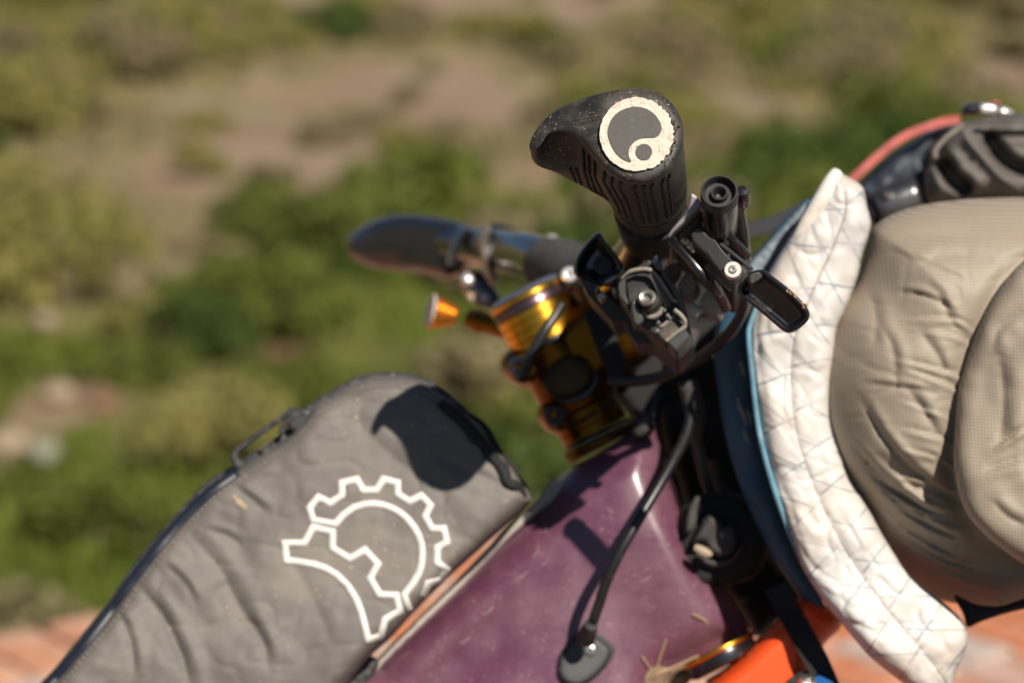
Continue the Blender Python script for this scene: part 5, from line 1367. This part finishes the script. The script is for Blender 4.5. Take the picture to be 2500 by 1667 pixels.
loop = [(585, 1140), (572, 1118), (578, 1100), (605, 1080), (645, 1050), (690, 1018), (708, 1002), (722, 1000)]
build('pull_cord', [tube([(p[0], p[1], 1.276) for p in loop], [.0024, .0022, .0017, .0015, .0015, .0015, .0018, .002], n=8)], M['binding'], bag, sharp=0)
build('zip_slider', [Pillow([(700, 1010), (725, 998), (758, 1000), (764, 1030), (735, 1052), (706, 1048)], 1.276, .003, .004, 10, 5).geo], M['matte_grey'], bag, sharp=0)
build('pull_cord', [tube([(p[0], p[1], 1.274) for p in [(742, 1008), (728, 1012), (700, 1030), (688, 1050), (692, 1056)]], .0016, n=8)], M['binding'], bag, sharp=0)
dk = []
for k in range(2):
    pass
dsm = Pillow([(560, 1200), (585, 1213), (605, 1236), (598, 1248), (575, 1232)], lambda x, y: BG.surf(np.stack([x, y], 1)) + .0006, .0012, .002, 8, 5)
build('mud_smear', [dsm.geo], pmat('smear', (.33, .26, .18), .9, var=.3, vscale=200), bag, sharp=0)
# lower left: dark strap base where bag meets the frame
build('base_strap', [Pillow([(900, 1600), (925, 1618), (900, 1667), (840, 1760), (760, 1790), (800, 1700), (860, 1630)], 1.285, .008, .01, 14, 7).geo], M['binding'], bag, sharp=0)

# ------------------------------------------------------------------ white laminate flap
wp = [(2043, 419), (2060, 426), (2105, 456), (2116, 502), (2126, 543), (2119, 580), (2103, 628), (2094, 675), (2066, 750), (2044, 800), (2036, 870), (2028, 950), (2030, 1037), (2056, 1118), (2078, 1173), (2117, 1235), (2160, 1315), (2222, 1402), (2314, 1478), (2356, 1526), (2360, 1576), (2334, 1640), (2318, 1690), (2262, 1705), (2205, 1667),
      (2126, 1604), (2071, 1541), (2013, 1469), (1958, 1382), (1922, 1285), (1888, 1185), (1862, 1085), (1846, 990), (1836, 905), (1828, 820), (1840, 745), (1868, 680), (1915, 600), (1966, 520), (2012, 450), (2028, 424)]
cl = np.array([(2045, 400), (2070, 500), (2040, 600), (1985, 720), (1945, 830), (1938, 950), (1955, 1070), (2000, 1200), (2070, 1340), (2160, 1470), (2270, 1600), (2340, 1700)], float)
clq = evenly(catmull(cl, 10), 6, False)
seg = np.concatenate([[0], np.cumsum(np.linalg.norm(np.diff(clq, axis=0), axis=1))])
tan_ = np.gradient(clq, axis=0); tan_ /= np.linalg.norm(tan_, axis=1)[:, None]
def strip_uv(x, y):
    P = np.stack([x, y], 1); u = np.empty(len(P)); v = np.empty(len(P))
    for c in range(0, len(P), 3000):
        q = P[c:c + 3000]
        i = ((q[:, None] - clq[None]) ** 2).sum(2).argmin(1)
        dv = q - clq[i]
        u[c:c + 3000] = seg[i] + (dv * tan_[i]).sum(1); v[c:c + 3000] = dv[:, 1] * tan_[i][:, 0] - dv[:, 0] * tan_[i][:, 1]
    return u, v       # v > 0 on the left (piping) side
def white_disp(x, y, d):
    u, v = strip_uv(x, y)
    g = np.clip((v + 10) / 80, 0, 1) * np.clip((u - 350) / 150, 0, 1)
    ph = (.34 * u + .94 * v) / 40.0 + 0.9 * vnoise(u / 110, v / 70, 3)
    f = ph - np.floor(ph)
    r = .0030 * g * (.45 + .55 * vnoise(u / 90, v / 60, 44)) * (f ** 1.5 - .4) * np.clip((1 - f) / .2, 0, 1)
    seam = -.0014 * np.exp(-np.abs(v - 4) / 5)
    soft = .0010 * np.sin(u / 52.0 + 1.5 * vnoise(u / 80, v / 80, 5)) * np.clip(1 - np.abs(v) / 120, 0, 1)
    cr = -.0009 * np.clip(1 - np.abs(vnoise(u / 70, v / 60, 23)) * 5, 0, 1) - .0005 * np.clip(1 - np.abs(vnoise(u / 48 + v / 60, v / 54, 27)) * 4, 0, 1)
    return r + seam + soft + cr + .0005 * vnoise(x / 26, y / 26, 2) + .0028 * vnoise(x / 100, y / 100, 11)
def wD(x, y): return 1.238 - np.clip((y - 1150) / 420, 0, 1) * .014 - np.clip((700 - y) / 300, 0, 1) * 0.006
WPn = Pillow(wp, lambda x, y: wD(x, y) - .005, .015, .012, 55, 6, white_disp, power=2.2)
uu, vv = strip_uv(WPn.uvpx[:, 0], WPn.uvpx[:, 1])
flap = build('white_flap', [WPn.geo], M['white_laminate'], None, sharp=0, uv=np.stack([uu / 250.0, vv / 250.0 + 0.5], 1))
tag(flap, 'dirty white quilted laminate flap curving down beside the beige roll', 'bag flap')
ss = []
sq = evenly(np.array([clq[i] + np.array([tan_[i][1], -tan_[i][0]]) * -4 for i in range(len(clq))]), 9, False)
for i in range(8, len(sq) - 4):
    a, b = sq[i], sq[i] * .4 + sq[i + 1] * .6
    D = WPn.surf(np.array([a, b])) - .0003
    ss.append(tube([(a[0], a[1], D[0]), (b[0], b[1], D[1])], .00045, n=5, smooth=0))
o = build('seam_stitching', ss, pmat('tan_thread', (.34, .25, .17), .8), flap); tag(o, kind='stuff')
hem = build('hem', [tube([(p[0], p[1], d) for p, d in zip([(2044, 420), (2030, 445), (2008, 485), (1985, 522), (1962, 558), (1935, 598)], (1.222, 1.220, 1.220, 1.221, 1.222, 1.225))], [.003, .0042, .0045, .0042, .0036, .002], n=12)], pmat('hem_white', (.78, .74, .68), .6, var=.1, dust=((.5, .38, .27), 40, .5, .8)), flap, sharp=0)

# ------------------------------------------------------------------ beige stuff sack roll, rolled end towards the camera
roll = thing('handlebar_roll', at(2350, 1480, 1.25), 'big beige ripstop dry bag rolled up in front of the handlebar', 'bag')
bp = [(2036, 760), (2085, 690), (2108, 630), (2122, 575), (2135, 552), (2165, 530), (2210, 511), (2260, 499), (2315, 491), (2400, 484), (2500, 482), (2640, 490), (2760, 560), (2820, 800), (2820, 1150), (2740, 1380), (2620, 1440), (2500, 1463), (2442, 1480), (2384, 1478), (2320, 1470), (2262, 1450), (2195, 1405), (2135, 1335), (2085, 1250), (2042, 1165), (2018, 1090), (1998, 1020), (1992, 940), (2008, 850)]
RF = [([(2082, 1084), (2130, 1140), (2190, 1190), (2260, 1245), (2350, 1290)], 12, .0075), ([(2100, 970), (2150, 1060), (2220, 1140), (2310, 1210), (2370, 1230)], 16, .006), ([(2190, 712), (2250, 720), (2300, 740), (2330, 762)], 10, .0035), ([(2260, 690), (2300, 730), (2320, 780), (2370, 830)], 16, .003), ([(2270, 1105), (2310, 1140), (2330, 1165)], 9, .004), ([(2210, 940), (2260, 1010), (2310, 1090)], 18, .004),
      ([(2110, 935), (2200, 945), (2300, 960)], 10, .003), ([(2070, 1140), (2150, 1230), (2260, 1310), (2380, 1350)], 14, .0055), ([(2110, 1225), (2200, 1310), (2310, 1370), (2420, 1380)], 14, .0055), ([(2170, 1310), (2260, 1380), (2380, 1420)], 12, .005), ([(2180, 1190), (2290, 1290), (2400, 1320)], 14, .005), ([(2150, 600), (2260, 570), (2400, 590)], 26, .0028), ([(2220, 660), (2330, 620), (2460, 640)], 20, .003), ([(2150, 790), (2180, 850), (2190, 930)], 16, .003), ([(2240, 800), (2290, 870), (2320, 950)], 18, .0035), ([(2170, 610), (2250, 640), (2390, 700)], 14, .0025), ([(2120, 700), (2140, 780), (2130, 850)], 20, .003)]
FAN = []
_r = random.Random(5)
for k in range(16):      # drawn-in gathers sweeping from the flap side under the rolled closure
    t = k / 15.0
    x0 = 2070 + 150 * t + _r.uniform(-10, 10); y0 = 1085 + 290 * t + _r.uniform(-12, 12)
    x3 = 2375 + 110 * t; y3 = 1262 + 190 * t + _r.uniform(-14, 14)
    st_ = _r.uniform(0.0, 0.25); en = _r.uniform(0.7, 1.0)
    def _p(q): return (x0 + (x3 - x0) * q, y0 + (y3 - y0) * q + 34 * math.sin(q * math.pi) * (1 - t * .4))
    FAN.append(([_p(st_), _p(st_ + (en - st_) * .35), _p(st_ + (en - st_) * .7), _p(en)], _r.uniform(6, 10), _r.uniform(.0022, .0045)))
for k in range(9):       # short tension lines fanning off the closure edge
    yy = 760 + k * 55 + _r.uniform(-15, 15); xx = 2390 - (yy - 760) * .13
    FAN.append(([(xx, yy + 40), (xx - 60, yy + 12 + _r.uniform(-10, 10)), (xx - 130 - _r.uniform(0, 70), yy - 10 + _r.uniform(-25, 15))], _r.uniform(6, 10), _r.uniform(.0012, .0028)))
def roll_disp(x, y, d):
    low = np.clip((y - 1050) / 200, 0, 1)
    groove = -.005 * np.exp(-(seg_dist(np.stack([x, y], 1), catmull(np.array([(2500, 640), (2440, 700), (2390, 800), (2350, 900), (2335, 980), (2326, 1080), (2322, 1160), (2345, 1250), (2410, 1330), (2500, 1390)], float), 5), False) / 26) ** 2)
    return fold_sum(x, y, RF, .5) + fold_sum(x, y, FAN, .75) + groove + .0018 * vnoise(x / 110, y / 110, 4) - .0006 * np.clip(1 - np.abs(vnoise(x / 80, y / 55, 33)) * 5, 0, 1)
RB = Pillow(bp, lambda x, y: 1.252 + .03 * np.clip((y - 1100) / 350, 0, 1), .062, .30, 240, 7, roll_disp, power=1.7)
rbody = build('roll_body', [RB.geo], M['beige'], roll, sharp=0)
fp = [(2560, 600), (2495, 640), (2450, 690), (2412, 752), (2382, 820), (2360, 885), (2342, 945), (2336, 1000), (2331, 1060), (2328, 1130), (2340, 1200), (2362, 1255), (2400, 1300), (2445, 1338), (2520, 1385), (2620, 1400), (2750, 1300), (2780, 1000), (2720, 700)]
FF = [([(2500, 1040), (2460, 1065), (2420, 1090)], 10, .005), ([(2520, 1110), (2450, 1130), (2400, 1150)], 16, .004), ([(2440, 850), (2450, 980), (2440, 1100)], 24, .0035), ([(2500, 760), (2440, 800), (2420, 860)], 16, .003), ([(2420, 1220), (2460, 1260), (2520, 1290)], 16, .0035)]
RFp = Pillow(fp, lambda x, y: 1.190 - np.clip((y - 950) / 400, 0, 1) * .018, .010, .03, 45, 7, lambda x, y, d: fold_sum(x, y, FF, .5) + .012 * np.clip(d / 160, 0, 1) + .0006 * vnoise(x / 40, y / 40, 9) + .002 * vnoise(x / 100, y / 100, 10), power=2.0)
build('rolled_closure', [RFp.geo], M['beige'], roll, sharp=0)
build('lower_strap', [Pillow([(2330, 1452), (2384, 1474), (2442, 1478), (2500, 1460), (2560, 1450), (2560, 1475), (2480, 1490), (2400, 1515), (2362, 1530), (2352, 1500)], 1.235, .006, .01, 14, 7).geo], M['webbing'], roll, sharp=0)

# ------------------------------------------------------------------ gear piled on the bar beyond the roll
pouch = thing('grey_pouch', at(2400, 500, 1.40), 'crumpled dark grey pouch lying on top of the beige roll', 'pouch')
pp = z9([(1640, 620), (1650, 540), (1700, 480), (1722, 420), (1735, 350), (1790, 280), (1900, 205), (2050, 175), (2200, 150), (2352, 135), (2700, 120), (2760, 500), (2700, 760), (2352, 750), (2100, 750), (1900, 775), (1760, 792), (1690, 785), (1650, 720)])
def pouch_disp(x, y, d):
    P = np.stack([x, y], 1)
    hole = seg_dist(P, catmull(np.array(z9([(1790, 520), (1840, 600), (1920, 660)]), float), 5), False)
    hole2 = seg_dist(P, catmull(np.array(z9([(2110, 330), (2190, 440), (2300, 520), (2420, 560)]), float), 5), False)
    hole3 = seg_dist(P, catmull(np.array(z9([(1990, 275), (2100, 285), (2300, 290), (2450, 285)]), float), 5), False)
    v = -.026 * np.exp(-(hole / 22) ** 4) - .024 * np.exp(-(hole2 / 20) ** 4) - .010 * np.exp(-(hole3 / 7) ** 2)
    ridge = seg_dist(P, catmull(np.array(z9([(1905, 235), (1950, 330), (2060, 460), (2180, 590), (2320, 700)]), float), 5), False)
    return v + .007 * np.exp(-np.abs(ridge) / 16) + .0010 * vnoise(x / 26, y / 26, 3)
build('pouch_body', [Pillow(pp, 1.40, .035, .05, 50, 6, pouch_disp).geo], M['pouch'], pouch, sharp=0)
build('pouch_seam', [tube([(p[0], p[1], 1.372) for p in z9([(1720, 460), (1712, 420), (1740, 370), (1800, 310), (1880, 250), (1920, 220)])], .0014, n=8)], M['pale_edge'], pouch)
o = strap('red_strap', [(p[0], p[1], d) for p, d in zip(z9([(1110, 622), (1210, 530), (1310, 440), (1420, 352), (1540, 280), (1680, 228), (1790, 195), (1890, 182)]), (1.43, 1.43, 1.435, 1.435, 1.44, 1.44, 1.445, 1.45))], 21, None, 'red_strap', .003)
tag(o, 'faded red flat strap running from the white flap up to the grey pouch', 'strap')
o = build('navy_sleeve', [Pillow(z9([(1120, 680), (1200, 620), (1300, 520), (1420, 420), (1540, 350), (1680, 260), (1840, 210), (1900, 215), (1780, 300), (1700, 420), (1700, 560), (1720, 700), (1690, 800), (1500, 830), (1330, 900), (1240, 880), (1210, 760)]), 1.47, .02, .03, 40, 7, lambda x, y, d: .003 * vnoise(x / 30, y / 30, 2)).geo], pmat('slate', (.035, .045, .065), .6, var=.3, vscale=20), None, sharp=0)
tag(o, 'dark navy fabric sleeve under the red strap behind the white flap', 'sleeve')
o = strap('mesh_strap', [(p[0], p[1], d) for p, d in zip(z9([(350, 985), (480, 950), (600, 905), (720, 850), (840, 800), (900, 770)]), (1.42, 1.42, 1.42, 1.42, 1.42, 1.42))], 36, None, 'mesh_strap', .004)
tag(o, 'black mesh band rising behind the brake to the white flap tip', 'strap')
pump = thing('mini_pump', at(2190, 500, 1.40), 'glossy black tube with silver sheen between white flap and grey pouch', 'pump')
build('pump_body', [tube([(p[0], p[1], d) for p, d in zip(z9([(1290, 835), (1340, 815), (1420, 782), (1500, 750), (1570, 728), (1598, 722)]), (1.385,) * 6)], [.0100, .0112, .0116, .0116, .0110, .0070], n=24)], pmat('pump_gloss', (.12, .12, .125), .3, metal=.8, var=.2), pump, sharp=0)
build('pump_handle', [tube([(p[0], p[1], 1.39) for p in z9([(1215, 880), (1250, 855), (1280, 842)])], [.0098, .0102, .0100], n=24)], M['gloss_black'], pump, sharp=50)
a = z9([(1378, 722)])[0]
build('pump_valve', [lathe(at(a[0], a[1], 1.374), cv(-.1, .4, -.9), [(-.003, .0030), (.0008, .0030), (.0012, .0018), (.0002, .0014), (.0002, 0)], 18)], M['matte_grey'], pump)
buckle = thing('clip_light', at(2400, 290, 1.42), 'small black and silver clip shining on top of the grey pouch', 'clip')
build('clip_body', [Pillow(z9([(1890, 130), (1905, 85), (1960, 60), (2040, 58), (2120, 62), (2180, 72), (2200, 110), (2180, 150), (2060, 152), (1960, 158), (1900, 165)]), 1.42, .012, .012, 16, 5).geo], M['gloss_black'], buckle, sharp=0)
build('clip_plate', [Pillow(z9([(2030, 80), (2080, 66), (2150, 78), (2168, 110), (2150, 145), (2070, 148), (2030, 130)]), 1.406, .004, .004, 8, 4).geo], pmat('silver_paint', (.6, .57, .54), .35, metal=.6), buckle, sharp=0)
build('clip_tip', [Pillow(z9([(2165, 110), (2200, 92), (2240, 104), (2280, 132), (2250, 150), (2180, 154)]), 1.408, .005, .005, 10, 4).geo], M['white_bolt'], buckle, sharp=0)
build('clip_tab', [Pillow(z9([(2105, 62), (2140, 50), (2180, 58), (2178, 74), (2120, 72)]), 1.415, .003, .003, 6, 3).geo], M['red_strap'], buckle, sharp=0)
